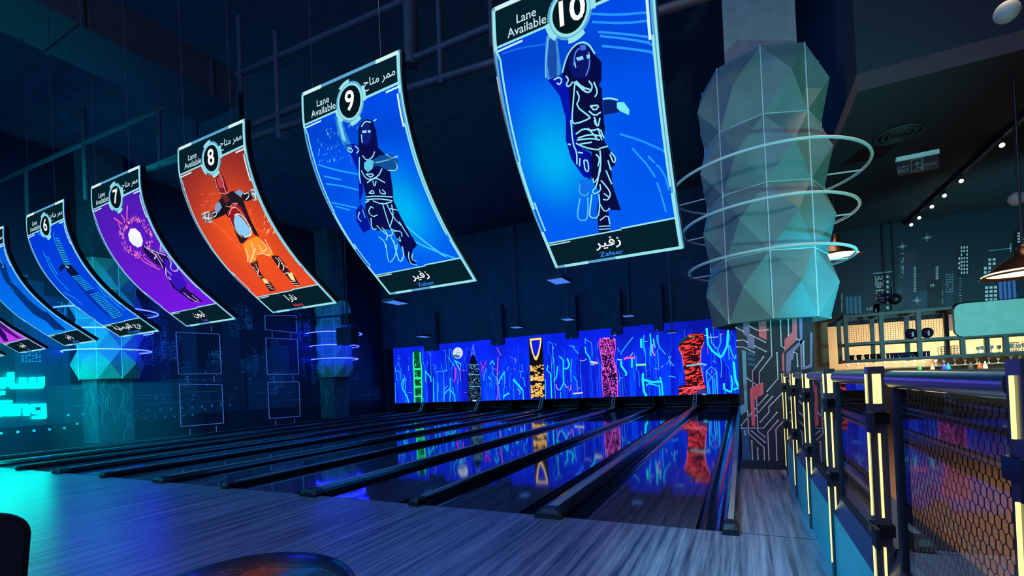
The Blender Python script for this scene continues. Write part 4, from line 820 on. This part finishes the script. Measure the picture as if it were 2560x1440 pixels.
# ================================================================== GLASS PARTITION ON THE RIGHT
PX=.48
POST=[2.56,1.43,.30,-.83,-1.96,-3.13]
names=['beside the square pillar','second from the pillar','third from the pillar','fourth from the pillar','second nearest the camera','at the right edge of the photo']
for y,nm in zip(POST,names):
    t=thing('partition_post','chrome partition post with yellow light strip, '+nm,'post',(PX,y,0),'chrome posts of the glass partition')
    b=MB(); b.box(PX-.028,PX+.028,y-.028,y+.028,.0,1.33); b.build('post_body',M_POST,t)
    for z0,z1 in ((1.18,1.30),(.72,1.06),(.12,.60)):
        b=MB(); w_=.014 if z0>1 else .004; b.box(PX-w_,PX+w_,y-.033,y-.028,z0,z1); b.build('light_strip',M_LEDY,t)
        b=MB(); w_=.004; b.box(PX-.033,PX-.028,y-w_,y+w_,z0,z1); b.build('light_strip',M_LEDY,t)
    for z in (1.10,.645):
        b=MB(); b.box(PX-.038,PX+.036,y-.04,y+.036,z,z+.045); cl_=b.build('clamp',M_CHROMED,t)
        b=MB(); b.box(PX-.045,PX-.03,y-.12,y-.05,z-.03,z+.05); b.build('glass_grip',M_RUB,cl_)
hexm=mat('hex_wire',(20,17,15),.5,.5)
for i,y in enumerate(POST):
    y0,y1=y-1.13+.05,y-.05; ya,yb=y-1.07,y-.31
    bt=thing('glass_partition_panel','framed glass panel with black hexagonal mesh, '+['farthest, just before the pillar','second from the pillar','third from the pillar','fourth from the pillar','large one at the right edge of the photo','hidden next to the camera'][i],'partition panel',(PX,(y0+y1)/2,.6),'mesh glass panels of the partition')
    b=MB(); b.box(PX-.004,PX+.004,ya,yb-.02,.60,1.25); b.build('glass_pane',M_GLASS,bt)
    b=MB(); b.box(PX-.014,PX+.02,yb-.018,yb+.018,.59,1.25); b.build('frame_bar',M_RUB,bt)
    b=MB(); b.box(PX-.014,PX+.02,ya,yb-.018,.59,.615); b.build('frame_bar',M_RUB,bt)
    b=MB(); b.tube([(PX,y-1.13,1.282),(PX,yb+.03,1.282)],.031,20); b.build('top_rail',M_CHROME,bt)
    b=MB(); s_=.019; hx=s_*math.sqrt(3); row=0; z=.625; th=.0013; xm=PX+.028
    def seg(a,c):
        if min(a[0],c[0])<ya or max(a[0],c[0])>yb or max(a[1],c[1])>1.235 : return
        d=Vector((c[0]-a[0],c[1]-a[1])).normalized(); n_=(-d.y*th,d.x*th)
        b.face([(xm,a[0]+n_[0],a[1]+n_[1]),(xm,c[0]+n_[0],c[1]+n_[1]),(xm,c[0]-n_[0],c[1]-n_[1]),(xm,a[0]-n_[0],a[1]-n_[1])])
        b.face([(xm-th,a[0],a[1]),(xm-th,c[0],c[1]),(xm+th,c[0],c[1]),(xm+th,a[0],a[1])])
    while z<1.24:
        yy=ya+(hx/2 if row%2 else 0)
        while yy<yb:
            p0=(yy,z); p1=(yy+hx/2,z+s_/2); p2=(yy-hx/2,z+s_/2); p3=(yy,z-s_)
            seg(p0,p1); seg(p0,p2); seg(p3,p0); yy+=hx
        z+=1.5*s_; row+=1
    b.build('hex_mesh',hexm,bt)
    kt=thing('kick_panel','low teal kick panel with sloping slate ledge, '+['farthest, at the pillar foot','second from the pillar','third from the pillar','fourth from the pillar','at the bottom right of the photo','hidden next to the camera'][i],'kick panel',(PX,(y0+y1)/2,0),'kick panels under the partition')
    x0,x1=PX-.0,PX+.25; P_=[(x0,0),(x0,.435),(x0+.05,.575),(x1,.575),(x1,0)]
    b=MB(); b.box(x0-.012,x0,y-1.13+.012,y-.012,.0,.435); b.build('face_panel',M_KICK,kt)
    b=MB(); b.face([(x0-.012,y-1.12,.435),(x0-.012,y-.01,.435),(x0+.045,y-.01,.585),(x0+.045,y-1.12,.585)]); b.face([(x0+.045,y-1.12,.585),(x0+.045,y-.01,.585),(x1,y-.01,.585),(x1,y-1.12,.585)]); b.face([(x1,y-1.12,.585),(x1,y-.01,.585),(x1,y-.01,0),(x1,y-1.12,0)]); b.build('ledge',M_LEDGE,kt)
# ================================================================== BAR AREA AT THE RIGHT
YB=10.0
def cb1(u,v,Y=YB): p=at(2060+u/3.6,540+v/3.6,Y=Y); return (p.x,p.z)
wl=MB(); wl.box(2.3,16,YB,YB+.2,2.66,9); struct('wall_city_bar',wl,M_DARKW)
wl=MB(); wl.box(1.45,16,2.9,YB,4.78,9); struct('ceiling_soffit',wl,mat('soffit_black',(30,40,50),.9),'dark lower ceiling above the bar seating')
cw=MB(); pw=lambda x,z,l:(x,YB-.002-.0015*l,z)
art_poly(cw,pw,[(2.3,2.66),(12,2.66),(12,4.78),(2.3,4.78)],lin((16,44,58)),0)
for q,c in (([(445,525),(610,500),(610,850),(445,870)],(12,28,38)),([(670,330),(825,305),(840,860),(670,870)],(38,54,72)),([(920,580),(1060,560),(1070,830),(930,840)],(10,27,38)),([(1190,290),(1310,270),(1320,540),(1200,550)],(11,25,34)),([(1430,380),(1560,370),(1570,780),(1440,790)],(26,48,60)),([(1570,540),(1720,530),(1730,770),(1580,780)],(30,55,95)),([(1700,130),(1790,120),(1800,500),(1700,500)],(10,22,30)),([(190,720),(330,715),(330,870),(200,885)],(35,85,105)),([(350,800),(500,790),(500,860),(350,870)],(22,46,60)),([(600,640),(760,630),(770,850),(600,860)],(36,62,80)),([(840,680),(1000,660),(1010,830),(850,840)],(40,70,90)),([(1090,520),(1160,515),(1165,800),(1095,810)],(26,60,74))):
    art_poly(cw,pw,[cb1(*a) for a in q],lin(c),1+(hash(c)%3)*.3)
random.seed(21)
WNC=lin((240,240,232))
def wins(u0,v0,u1,v1,nx,ny,den,fw=.6,fh=.6,c=WNC,sk=-.06):
    for i in range(nx):
        for j in range(ny):
            if random.random()>den: continue
            a=u0+(u1-u0)*i/nx; b_=v0+(v1-v0)*j/ny+sk*(a-u0); dx=(u1-u0)/nx*fw; dy=(v1-v0)/ny*fh
            art_poly(cw,pw,[cb1(a,b_),cb1(a+dx,b_),cb1(a+dx,b_+dy),cb1(a,b_+dy)],c,4)
wins(458,545,548,655,6,6,.75); wins(465,665,550,780,6,5,.65); wins(562,535,580,860,1,7,.9,1,.5); wins(385,825,440,855,4,2,.8); wins(460,835,480,865,2,2,1)
wins(808,460,832,690,2,17,1,.6,.5); wins(695,335,722,560,2,16,.6,.6,.4); wins(1005,455,1032,575,2,8,1,.6,.6); wins(955,615,995,640,3,2,.8); wins(1095,525,1165,700,5,8,.75,.7,.5,lin((120,150,160)))
wins(1230,275,1305,535,3,8,.95,.55,.6); wins(1208,330,1230,500,1,4,.9,.7,.5); wins(1438,385,1558,610,3,6,.92,.6,.62); wins(1448,635,1568,780,3,4,1,.7,.62); wins(1740,150,1768,250,1,4,1,.8,.6); wins(1672,250,1690,330,1,6,1,.7,.5); wins(1775,200,1800,380,1,5,1,1,.5); wins(155,700,170,870,1,12,1,.7,.5); wins(1218,560,1240,790,1,9,.9,.7,.15); wins(1060,670,1075,800,1,7,.9,.7,.3); wins(670,640,710,830,4,20,.5,.5,.4,lin((130,150,155)))
for u in (205,240,280,320): art_line(cw,pw,[cb1(u,730),cb1(u+8,880)],.035,lin((80,140,165)),3,9)
for u in (1580,1620,1660,1705): art_line(cw,pw,[cb1(u,540),cb1(u+15,770)],.05,lin((95,125,190)),3,9)
art_line(cw,pw,[cb1(440,520),cb1(615,500)],.03,lin((120,160,170)),3,9); art_line(cw,pw,[cb1(1480,315),cb1(1680,290)],.02,lin((120,160,165)),3,9)
for u,v in ((835,760),(925,195),(705,275)):
    for a in (0,PI/4,PI/2,3*PI/4):
        x,z=cb1(u,v); r=.09 if a in (0,PI/2) else .05; art_line(cw,pw,[(x-r*math.cos(a),z-r*math.sin(a)),(x+r*math.cos(a),z+r*math.sin(a))],.012,lin((190,210,205)),4,9)
struct('wall_city_print',cw,M_WALL,'printed night city with white windows above the bar')
# bar counter
t=thing('bar_counter','warm brown bar counter behind the glass partition','bar counter',(5.5,9,0))
b=MB(); b.box(2.0,12,8.6,9.3,0,1.1); b.build('counter_body',M_BAR,t); b=MB(); b.box(1.95,12,8.45,9.4,1.1,1.15); b.build('worktop',M_BLACK,t)
# hanging rack
rk=thing('hanging_bar_rack','grey steel rack with mesh panels hanging over the bar','bar rack',(4.3,YB,2.0))
def bar3(mbx,p,q,r=.035):
    mbx.box(min(p[0],q[0])-r,max(p[0],q[0])+r,min(p[1],q[1])-r,max(p[1],q[1])+r,min(p[2],q[2])-r,max(p[2],q[2])+r)
Xs=[cb1(195,1100)[0],cb1(515,1100)[0],cb1(850,1100)[0],cb1(1240,1200)[0],cb1(1625,1150)[0],8.2]
ZT,ZM,ZB=2.62,1.93,1.50
for k,x in enumerate(Xs):
    for yy in (YB-.05,YB+.85):
        b=MB(); top=ZT; bar3(b,(x,yy,ZB),(x,yy,top),.042); b.build('upright',M_RACK,rk)
        b=MB(); b.tube([(x,yy,top),(x,yy,3.2 if yy>YB else 2.66)],.01,6); b.build('hanger',M_RACK,rk)
for yy in (YB-.05,YB+.85):
    for z in (ZT,ZM,ZB):
        b=MB(); bar3(b,(Xs[0],yy,z),(Xs[-1],yy,z),.032); b.build('rail',M_RACK,rk)
for z in (ZT,ZM,ZB):
    for x in Xs:
        b=MB(); bar3(b,(x,YB,z),(x,YB+.8,z),.025); b.build('cross_bar',M_RACK,rk)
for z in (ZM,ZB):
    b=MB(); b.box(Xs[0],Xs[-1],YB,YB+.8,z+.025,z+.035); b.build('shelf',M_RACK,rk)
for xa,xb in zip(Xs[:3],Xs[1:4]):
    b=MB(); x=xa+.06
    while x<xb-.04: b.box(x-.003,x+.003,YB+.8,YB+.806,ZM+.04,ZT-.03); x+=.052
    z=ZM+.06
    while z<ZT-.03: b.box(xa+.04,xb-.04,YB+.8,YB+.806,z-.003,z+.003); z+=.052
    b.build('wire_mesh',M_RACK,rk)
for u,v,lb in ((785,1075,'left'),(928,1065,'right')):
    x,_=cb1(u,v,YB+.1); t=thing('bowling_ball','dark purple ball, the %s one of two on the upper rack shelf'%lb,'ball',(x,YB+.1,ZM+.035),'balls on the rack shelf')
    b=MB(); r=.125; b.lathe([(r*math.sin(PI*k/16),-r*math.cos(PI*k/16)+r) for k in range(17)],(x,YB+.1,ZM+.036),28); b.build('ball_body',M_PURP,t)
    b=MB(); b.box(x-.014,x+.014,YB+.1-r-.003,YB+.1-r+.01,ZM+.09,ZM+.2); b.build('pale_strip',M_WHITE,t)
cm=[mat('cup_dark',(22,22,28),.3),mat('cup_violet',(52,32,86),.3),mat('cup_green',(30,66,62),.3)]
cup=None
us_=[250,315,385,440,495,575,610,640,665,695,720,745,770,800,830,860,905,940]
for i,u in enumerate(us_):
    x,_=cb1(u,1262,YB+.15); 
    t=thing('drinking_cup',('dark' if i<5 else 'violet' if (i<12 or i>15) else 'dark green')+' cup on the lower rack shelf, %s'%('leftmost of the row' if i==0 else 'number %d counting from the left end'%(i+1)),'cup',(x,YB+.15,ZB+.036),'cups on the lower rack shelf')
    mm=cm[0 if i<5 else 1 if (i<12 or i>15) else 2]
    k_=1 if i<5 else .62; b=MB(); b.lathe([(0,0),(.045*k_,0),(.052*k_,.06),(.056*k_,.12),(.05*k_,.12),(.044*k_,.02),(0,.012)],(x,YB+.15,ZB+.036),16); b.build('cup_body',mm,t)
    b=MB(); x-=.02*(1-k_)*2.4
    if k_==1: b.tube([(x+.05,YB+.13,ZB+.14),(x+.085,YB+.13,ZB+.13),(x+.085,YB+.13,ZB+.08),(x+.05,YB+.13,ZB+.065)],.007,6); b.build('handle',mm,t) if k_==1 else None
M_GL=mat('frosted_glassware',(215,210,195),.15,spec=.8)
gi=0
random.seed(31)
for zrow,y_,x0,x1,n in ((1.30,12.9,2.9,10.5,34),(1.52,12.9,5.2,10.5,22),(ZB+.036,YB+.3,4.95,6.6,14)):
    for k in range(n):
        x=x0+(x1-x0)*k/n+random.uniform(-.03,.03); h=random.uniform(.14,.2)
        where='on the rack shelf beside the cups' if y_<11 else ('on the upper back-bar shelf' if zrow>1.4 else 'on the back-bar shelf')
        o=MB().lathe([(0,0),(.035,0),(.035,.006),(.005,.012),(.005,h*.45),(.035,h*.62),(.04,h),(.036,h),(.03,h*.64),(0,h*.52)],(0,0,0),12).build('wine_glass',M_GL,loc=(x,y_,zrow)); gi+=1
        tag(o,'pale stemmed glass '+where+' in the bright bar','glass','glasses '+where)
for z in (1.27,1.49):
    b=MB(); b.box(2.2 if z<1.4 else 5,12,12.75,13.35,z,z+.03); tag(b.build('back_bar_shelf',M_WHITE if False else M_RACK),'long back-bar shelf carrying stemmed glasses, the %s one'%('lower' if z<1.4 else 'upper'),'shelf','back-bar shelves')
bc_=[(40,150,90),(30,60,220),(0,150,230),(190,180,150),(150,90,40),(60,60,60),(220,210,190)]
for k,(u,c) in enumerate(((860,0),(975,3),(1080,1),(1118,2),(1320,5),(1400,4),(1450,6),(1700,5))):
    x,_=cb1(u,1345,12.5); b=MB(); b.lathe([(0,0),(.05,0),(.05,.2),(.018,.26),(.018,.32),(0,.32)],(0,0,0),12)
    tag(b.build('bottle',mat('bottle_tint_%d'%k,bc_[c],.2,emit=bc_[c],es=.25 if c in (0,1,2) else 0),loc=(x,12.5,1.03)),{0:'green bottle glowing behind the bar',3:'pale bottle right of the green bottle behind the bar',1:'blue bottle behind the bar',2:'bright sky-blue bottle beside the blue bottle',5:'dark bottle behind the bar',4:'amber bottle behind the bar',6:'white bottle behind the bar'}[c]+(', at the far right' if k==7 else ''),'bottle')  # green and blue bottles are given a weak emission of their own
b=MB(); b.box(2.2,12,12.3,12.9,0,1.03); tag(b.build('back_counter',M_BLACK),'dark back counter carrying bottles behind the bar','counter')
for (ua,ub,mt,lab) in ((1050,1228,M_BLACK,'black wire glass rack on the lower rack shelf'),(1645,1800,M_BEIGE,'pale wire basket on the lower rack shelf near the right edge')):
    xa,_=cb1(ua,1200,YB+.55); xb,_=cb1(ub,1200,YB+.55); t=thing('wire_basket',lab,'basket',((xa+xb)/2,YB+.6,ZB+.036))
    b=MB(); b.box(xa,xb,YB+.5,YB+.75,ZB+.036,ZB+.05); b.build('basket_floor',mt,t)
    b=MB(); k=0
    for z in (.07,.13,.19,.25): b.box(xa,xb,YB+.5,YB+.506,ZB+z,ZB+z+.008); b.box(xa,xb,YB+.744,YB+.75,ZB+z,ZB+z+.008)
    x=xa
    while x<xb: b.box(x,x+.008,YB+.5,YB+.506,ZB+.036,ZB+.26); b.box(x,x+.008,YB+.744,YB+.75,ZB+.036,ZB+.26); x+=.06
    b.build('wire_grid',mt,t)
x,z=cb1(1125,950,13.38); b=MB(); b.box(x-.09,x+.09,13.33,13.39,z-.25,z+.2); tag(b.build('wall_box',M_BLACK),'small dark box on the warm wall behind the rack','box')
# rounded teal sign panel
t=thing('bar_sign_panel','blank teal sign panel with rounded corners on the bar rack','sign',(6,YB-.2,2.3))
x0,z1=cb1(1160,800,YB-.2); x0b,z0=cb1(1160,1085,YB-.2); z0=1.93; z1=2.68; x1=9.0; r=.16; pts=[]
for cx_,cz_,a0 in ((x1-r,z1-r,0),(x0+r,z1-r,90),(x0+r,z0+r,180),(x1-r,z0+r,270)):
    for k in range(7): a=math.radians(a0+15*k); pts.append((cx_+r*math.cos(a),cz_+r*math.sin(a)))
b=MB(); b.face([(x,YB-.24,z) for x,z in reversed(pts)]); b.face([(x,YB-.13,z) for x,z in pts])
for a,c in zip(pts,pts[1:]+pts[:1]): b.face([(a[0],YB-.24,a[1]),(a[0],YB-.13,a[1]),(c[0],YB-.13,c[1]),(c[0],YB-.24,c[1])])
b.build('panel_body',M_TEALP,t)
# pendant lamps
for (u,v,Y_,R_,lab) in ((2090,642,5.0,.36,'brown dome pendant lamp glowing just right of the faceted column'),(2560,688,3.4,.40,'brown dome pendant lamp at the right edge of the photo')):
    p=at(u,v,Y=Y_); t=thing('pendant_lamp',lab,'pendant lamp',tuple(p),'dome pendant lamps')
    b=MB(); b.lathe([(.05,.36),(.07,.33),(.08,.24),(.16,.2),(.26,.12),(.33,.04),(R_,0),(R_-.012,0),(.31,.035),(.24,.11),(.14,.185),(0,.2)],p,36); sh_=b.build('shade',M_LAMPM,t)
    b=MB(); b.lathe([(.0,.12),(.1,.13),(R_-.06,.045),(R_-.03,.03),(0,.03)],p,32); b.build('diffuser',M_WARM,sh_)
    b=MB(); b.tube([(p.x,p.y,p.z+.34),(p.x,p.y,4.78)],.012,6); b.build('cord',M_BLACK,t)
    point('pendant_light',(p.x,p.y,p.z-.15),14,(1,.72,.4),.12)
# ceiling track and spots
t=thing('light_track','black ceiling track running over the bar seating','light track',(3.67,7,4.7)); b=MB(); b.box(3.64,3.70,4.0,9.95,4.69,4.78); b.build('track_bar',M_BLACK,t)
for k,(u,v) in enumerate(((2279,560),(2297,543),(2330,515),(2364,487),(2407,450),(2512,360))):
    p=at(u,v,Z=4.6); z=p.z
    t=thing('track_spotlight','small bright ceiling spotlight on the black track, '+['farthest and brightest','second farthest','third farthest','third nearest','second nearest','nearest the camera'][k],'spotlight',(3.67,p.y,4.6),'spotlights on the ceiling track')
    py=min(p.y,9.8); 
    b=MB(); b.tube([(3.67,py,4.69),(3.67,py,4.61)],.012,6); b.build('stem',M_BLACK,t)
    b=MB(); b.tube([(3.67,py+.05,4.62),(3.65,py-.06,4.57)],.04,12); hd_=b.build('head',M_BLACK,t)
    b=MB(); b.tube([(3.65,py-.061,4.57),(3.649,py-.066,4.568)],.032,12); b.build('lens',mat('spot_lens_%d'%k,(255,240,200),.4,emit=(255,238,190),es=9),hd_)
# exit sign
t=thing('exit_sign','unlit hanging exit sign with pale top bar and running figure','exit sign',(2.3,4,4.1))
yE=4.0; xa,xb=2.065,2.53
b=MB(); b.box(xa,xb,yE-.03,yE+.03,4.185,4.245); b.build('top_bar',mat('pale_plastic',(175,190,175),.5),t)
b=MB(); b.box(xa+.005,xb-.005,yE-.004,yE+.004,3.99,4.185); b.build('clear_plate',mat('smoked_plate',(14,26,32),.2),t)
b=MB(); pe=lambda x,z,l:(x,yE-.005-.001*l,z); GR=lin((110,122,115))
art_text(b,pe,2.14,4.045,'EXIT',.062,GR,1,0,1.0); art_text(b,pe,2.14,4.11,'\ufe9d\ufeae\ufea8\ufee3',.06,GR,1); b.build('left_lettering',M_PRN,t); b=MB(); art_text(b,pe,2.44,4.08,'\ufe9d\ufeae\ufea8\ufee3',.06,GR,1)
b.build('right_lettering',M_PRN,t); b=MB(); art_line(b,pe,[(2.23,4.01),(2.36,4.01),(2.36,4.17),(2.23,4.17)],.006,GR,1,9,True)
for q in ([(2.30,4.14),(2.29,4.10),(2.30,4.06),(2.27,4.02)],[(2.30,4.06),(2.33,4.05),(2.335,4.02)],[(2.29,4.12),(2.26,4.10)],[(2.29,4.12),(2.33,4.10)],[(2.345,4.02),(2.345,4.16)]): art_line(b,pe,q,.008,GR,2,9)
b.build('running_figure',M_PRN,t)
for xx in (xa+.08,xb-.08):
    b=MB(); b.tube([(xx,yE,4.245),(xx,yE,4.78)],.003,4); b.build('hanger_wire',M_BLACK,t)
# ducts, truss and ceiling clutter
def ductY(lab,x0,x1,y0,y1,z0,z1):
    t=thing('air_duct',lab,'duct',((x0+x1)/2,(y0+y1)/2,z0)); b=MB(); b.box(x0,x1,y0,y1,z0,z1); b.build('duct_body',M_DUCT,t)
    y=y0+.8
    while y<y1-.3: b=MB(); b.box(x0-.02,x1+.02,y,y+.04,z0-.02,z1+.02); b.build('flange',M_DUCT,t); y+=1.6
ductY('long dark ceiling duct at the top left running away from the camera',-8.1,-7.15,-7,.6,6.0,6.6)
ductY('dark ceiling duct at the top right running towards the bar',2.3,3.1,-6,2.85,6.0,6.7)
YT=1.0
tr=thing('ceiling_truss','dark steel lattice truss high above the hanging screens','truss',(-8,YT,6.9))
def tp(x,y): p=at(x,y,Y=YT); return (p.x,YT,p.z)
def strut(nm,a,c,r,par):
    b=MB(); b.tube([a,c],r,4); b.build(nm,M_STEEL,par)
for q in (((-40,470),(1250,-105)),((300,450),(1400,-5)),((380,420),(1800,-20))): strut('chord',tp(*q[0]),tp(*q[1]),.065,tr)
for x,y0,y1 in ((66,420,560),(208,270,500),(394,175,420),(488,220,340),(597,40,300),(689,80,350),(1095,-30,210),(1225,-60,120)): 
    p=tp(x,y0); strut('web_post',p,tp(x+(y1-y0)*.035,y1),.055,tr)
strut('web_post',tp(1022,-60),tp(1028,165),.13,tr)
for k,(x,y) in enumerate(((600,170),(1100,110))): pass
# hanging flood panels over the lanes
FL=[(1397,703,'first panel light over the right-hand lanes'),(990,757,'panel light over the lanes left of centre'),(1420,799,'panel light above the mural, right of the yellow tower'),(1573,791,'panel light above the magenta tower'),(1293,819,'panel light above the mural, left of the yellow tower'),(1058,842,'panel light above the green tower'),(1680,832,'small panel light just above the mural near the red tower')]
for k,(u,v,lab) in enumerate(FL):
    p=at(u,v,Z=4.0 if k!=5 else 3.85) if k<6 else at(u,v,Y=15.6); x,y,z=p; 
    t=thing('hanging_panel_light','small blue '+lab,'ceiling light',(x,y,z),'blue panel lights over the lanes')
    s1,s2=(.23,.37) if k<6 else (.2,.2)
    b=MB(); b.box(x-s1,x+s1,y-s2,y+s2,z,z+.08); b.build('housing',M_BLACK,t)
    b=MB(); b.face([(x-s1+.02,y-s2+.02,z-.003),(x-s1+.02,y+s2-.02,z-.003),(x+s1-.02,y+s2-.02,z-.003),(x+s1-.02,y-s2+.02,z-.003)]); b.build('lens',M_UV,t)
    b=MB(); b.box(x-.03,x+.03,y-.03,y+.03,z+.08,9); b.build('drop_rod',M_STEEL,t)
# boxes hanging in front of the mural's top edge
for k,(xa,xb) in enumerate(((-14.93,-14.15),(-10.92,-10.29),(-7.09,-6.55),(-4.99,-4.56),(-3.2,-2.83))):
    t=thing('hanging_box','dark square box hanging over the top edge of the mural, '+['leftmost','second from the left','right of the yellow tower','above the magenta tower','rightmost'][k],'ceiling box',((xa+xb)/2,16.0,3.27),'dark boxes over the top edge of the mural')
    b=MB(); b.box(xa,xb,15.85,16.15,3.25,5.2); b.build('box_body',M_DARKW,t)
    b=MB(); b.box(xb-.3,xb-.22,15.84,15.85,3.26,3.3); b.build('indicator',M_WHITE,t)
# speaker by the small lit column
t=thing('hanging_speaker','black hanging loudspeaker in front of the small lit column','speaker',(-13.35,9,3.1)); b=MB(); b.box(-13.75,-13.0,8.8,9.2,3.1,3.74); b.build('cabinet',M_BLACK,t)
b=MB(); b.box(-13.55,-13.15,8.85,9.15,3.85,4.25); b.build('upper_box',M_BLACK,t); b=MB(); b.tube([(-13.35,9,3.7),(-13.35,9,9)],.03,6); b.build('pole',M_BLACK,t); b=MB(); b.tube([(-16.5,9,4.35),(-13.0,9,4.2)],.03,6); b.build('arm',M_BLACK,t)
# small ceiling things at the right
p=at(2543,497,Y=5); t=thing('ceiling_globe','pale round globe hanging near the right edge','globe',tuple(p)); r=.1; b=MB(); b.lathe([(r*math.sin(PI*k/12),-r*math.cos(PI*k/12)) for k in range(13)],p,20); b.build('globe_body',mat('pale_globe',(150,160,145),.5),t); b=MB(); b.tube([(p.x,p.y,p.z+.1),(p.x,p.y,4.78)],.006,5); b.build('cord',M_BLACK,t)
p=at(2517,30,Y=.8); t=thing('ceiling_globe','pale oval fitting at the top right corner','globe',tuple(p)); r=.08; b=MB(); b.lathe([(r*math.sin(PI*k/12),-r*math.cos(PI*k/12)) for k in range(13)],p,20); b.build('globe_body',MATS['pale_globe'],t); b=MB(); b.tube([(p.x,p.y,p.z+.07),(p.x,p.y,9)],.006,5); b.build('cord',M_BLACK,t)
p=at(2237,748,Y=9.6); t=thing('dome_camera','black dome camera against the printed city wall','camera',tuple(p)); r=.13; b=MB(); b.lathe([(r*math.sin(PI*k/12),-r*math.cos(PI*k/12)) for k in range(13)],p,20); b.build('dome',M_BLACK,t); b=MB(); b.tube([(p.x,p.y,p.z+.1),(p.x,p.y,4.78)],.02,6); b.build('stem',M_BLACK,t)
p=at(2262,312,Z=4.77); t=thing('round_air_diffuser','dark round air diffuser in the ceiling right of the column','air diffuser',tuple(p)); 
for r in (.28,.2,.12): b=MB(); b.tube([(p.x+r*math.cos(a),p.y+.3+r*math.sin(a),4.765) for a in [2*PI*k/32 for k in range(32)]],.018,6,closed=True); b.build('diffuser_ring',M_STEEL,t)
# ================================================================== FOREGROUND SEATS
def stool(cx,cy,z,R_,lab):
    t=thing('round_stool',lab,'stool',(cx,cy,0)); b=MB(); pr=[(0,z)]+[(R_*math.sin(a)**.9 if a>0 else 0,z-.075*(1-math.cos(a))) for a in [PI/2*k/10 for k in range(1,11)]]+[(R_+.004,z-.09),(R_-.01,z-.125),(0,z-.125)]
    b.lathe(pr,(cx,cy,0),48); b.build('seat',M_LEATH,t)
    b=MB(); b.tube([(cx,cy,.03),(cx,cy,z-.12)],.03,12); b.build('pole',M_CHROME,t); b=MB(); b.lathe([(0,.03),(.05,.03),(.2,.012),(.22,0),(0,0)],(cx,cy,0),32); b.build('base',M_CHROME,t)
    b=MB(); b.tube([(cx+.15*math.cos(a),cy+.15*math.sin(a),.3) for a in [2*PI*k/24 for k in range(24)]],.01,6,closed=True); b.build('foot_ring',M_CHROME,t)
p=at(606,1484,Z=.84); stool(p.x,p.y,.895,.268,'round black leather stool cut off by the bottom edge of the photo')
# chair at the left edge
p=at(20,1370,Z=.72); ct=thing('chair','dark upholstered chair at the bottom left corner','chair',(p.x,p.y,0))
dv=Vector((p.x-CX,p.y-CY,0)).normalized(); sv=Vector((dv.y,-dv.x,0))
def rbox(w_,d_,z0,z1,off=(0,0),bev=.06,name='part',m_=M_FAB,rake=0):
    me=bpy.data.meshes.new(name); bm=bmesh.new(); bmesh.ops.create_cube(bm,size=1)
    for v in bm.verts:
        a,b_,c=v.co; v.co=Vector((p.x,p.y,0))+sv*(a*w_+off[0])+dv*(b_*d_+off[1]+rake*(c+.5))+Vector((0,0,z0+(c+.5)*(z1-z0)))
    bmesh.ops.bevel(bm,geom=bm.edges[:],offset=bev,segments=6,profile=.6,affect='EDGES'); bm.to_mesh(me); bm.free()
    for f in me.polygons: f.use_smooth=True
    me.materials.append(m_); o=bpy.data.objects.new(name,me); COL.objects.link(o); o.parent=ct; o.location=-Vector(ct.location); return o
CH=.8825

ol=[]; hw_,r_=.26,.13
for cx_,cz_,a0 in ((hw_-r_,CH-r_,0),(-hw_+r_,CH-r_,90)):
    for k in range(9): a=math.radians(a0+90*k/8); ol.append((cx_+r_*math.cos(a)*1.0,cz_+r_*math.sin(a)*.8+.2*r_))
ol+=[(-hw_+.03,.42),(hw_-.03,.42)]
bm=bmesh.new(); vs_=[[bm.verts.new(Vector((p.x,p.y,0))+sv*(a-.19)+dv*(dd-.03*(z-.44)/.44)+Vector((0,0,z))) for a,z in ol] for dd in (-.045,.045)]
bm.faces.new(vs_[0]); bm.faces.new(list(reversed(vs_[1])))
for i in range(len(ol)): j=(i+1)%len(ol); bm.faces.new((vs_[0][j],vs_[0][i],vs_[1][i],vs_[1][j]))
bmesh.ops.recalc_face_normals(bm,faces=bm.faces[:]); bmesh.ops.bevel(bm,geom=[e for e in bm.edges if e.calc_face_angle(0)>1.2],offset=.02,segments=4,affect='EDGES')
me=bpy.data.meshes.new('backrest'); bm.to_mesh(me); bm.free(); me.materials.append(M_FAB)
o=bpy.data.objects.new('backrest',me); COL.objects.link(o); o.parent=ct; o.location=-Vector(ct.location)
rbox(.48,.46,.36,.46,(-.20,.25),.04,'seat')
for a,b_ in ((-.4,.05),(0,.05),(-.4,.45),(0,.45)): rbox(.035,.035,0,.37,(a,b_),.005,'leg',M_BLACK)

# thin stage haze drifting right of the cyan sign
hz=MB(); hz.box(-17.5,-14.6,1.72,4.3,.10,1.85); o=hz.build('stage_haze',haze('thin_haze',.05,(.5,.95,1.0)))
tag(o,'thin cyan haze drifting right of the cyan wall sign, before the left pillar','haze',kind='stuff')
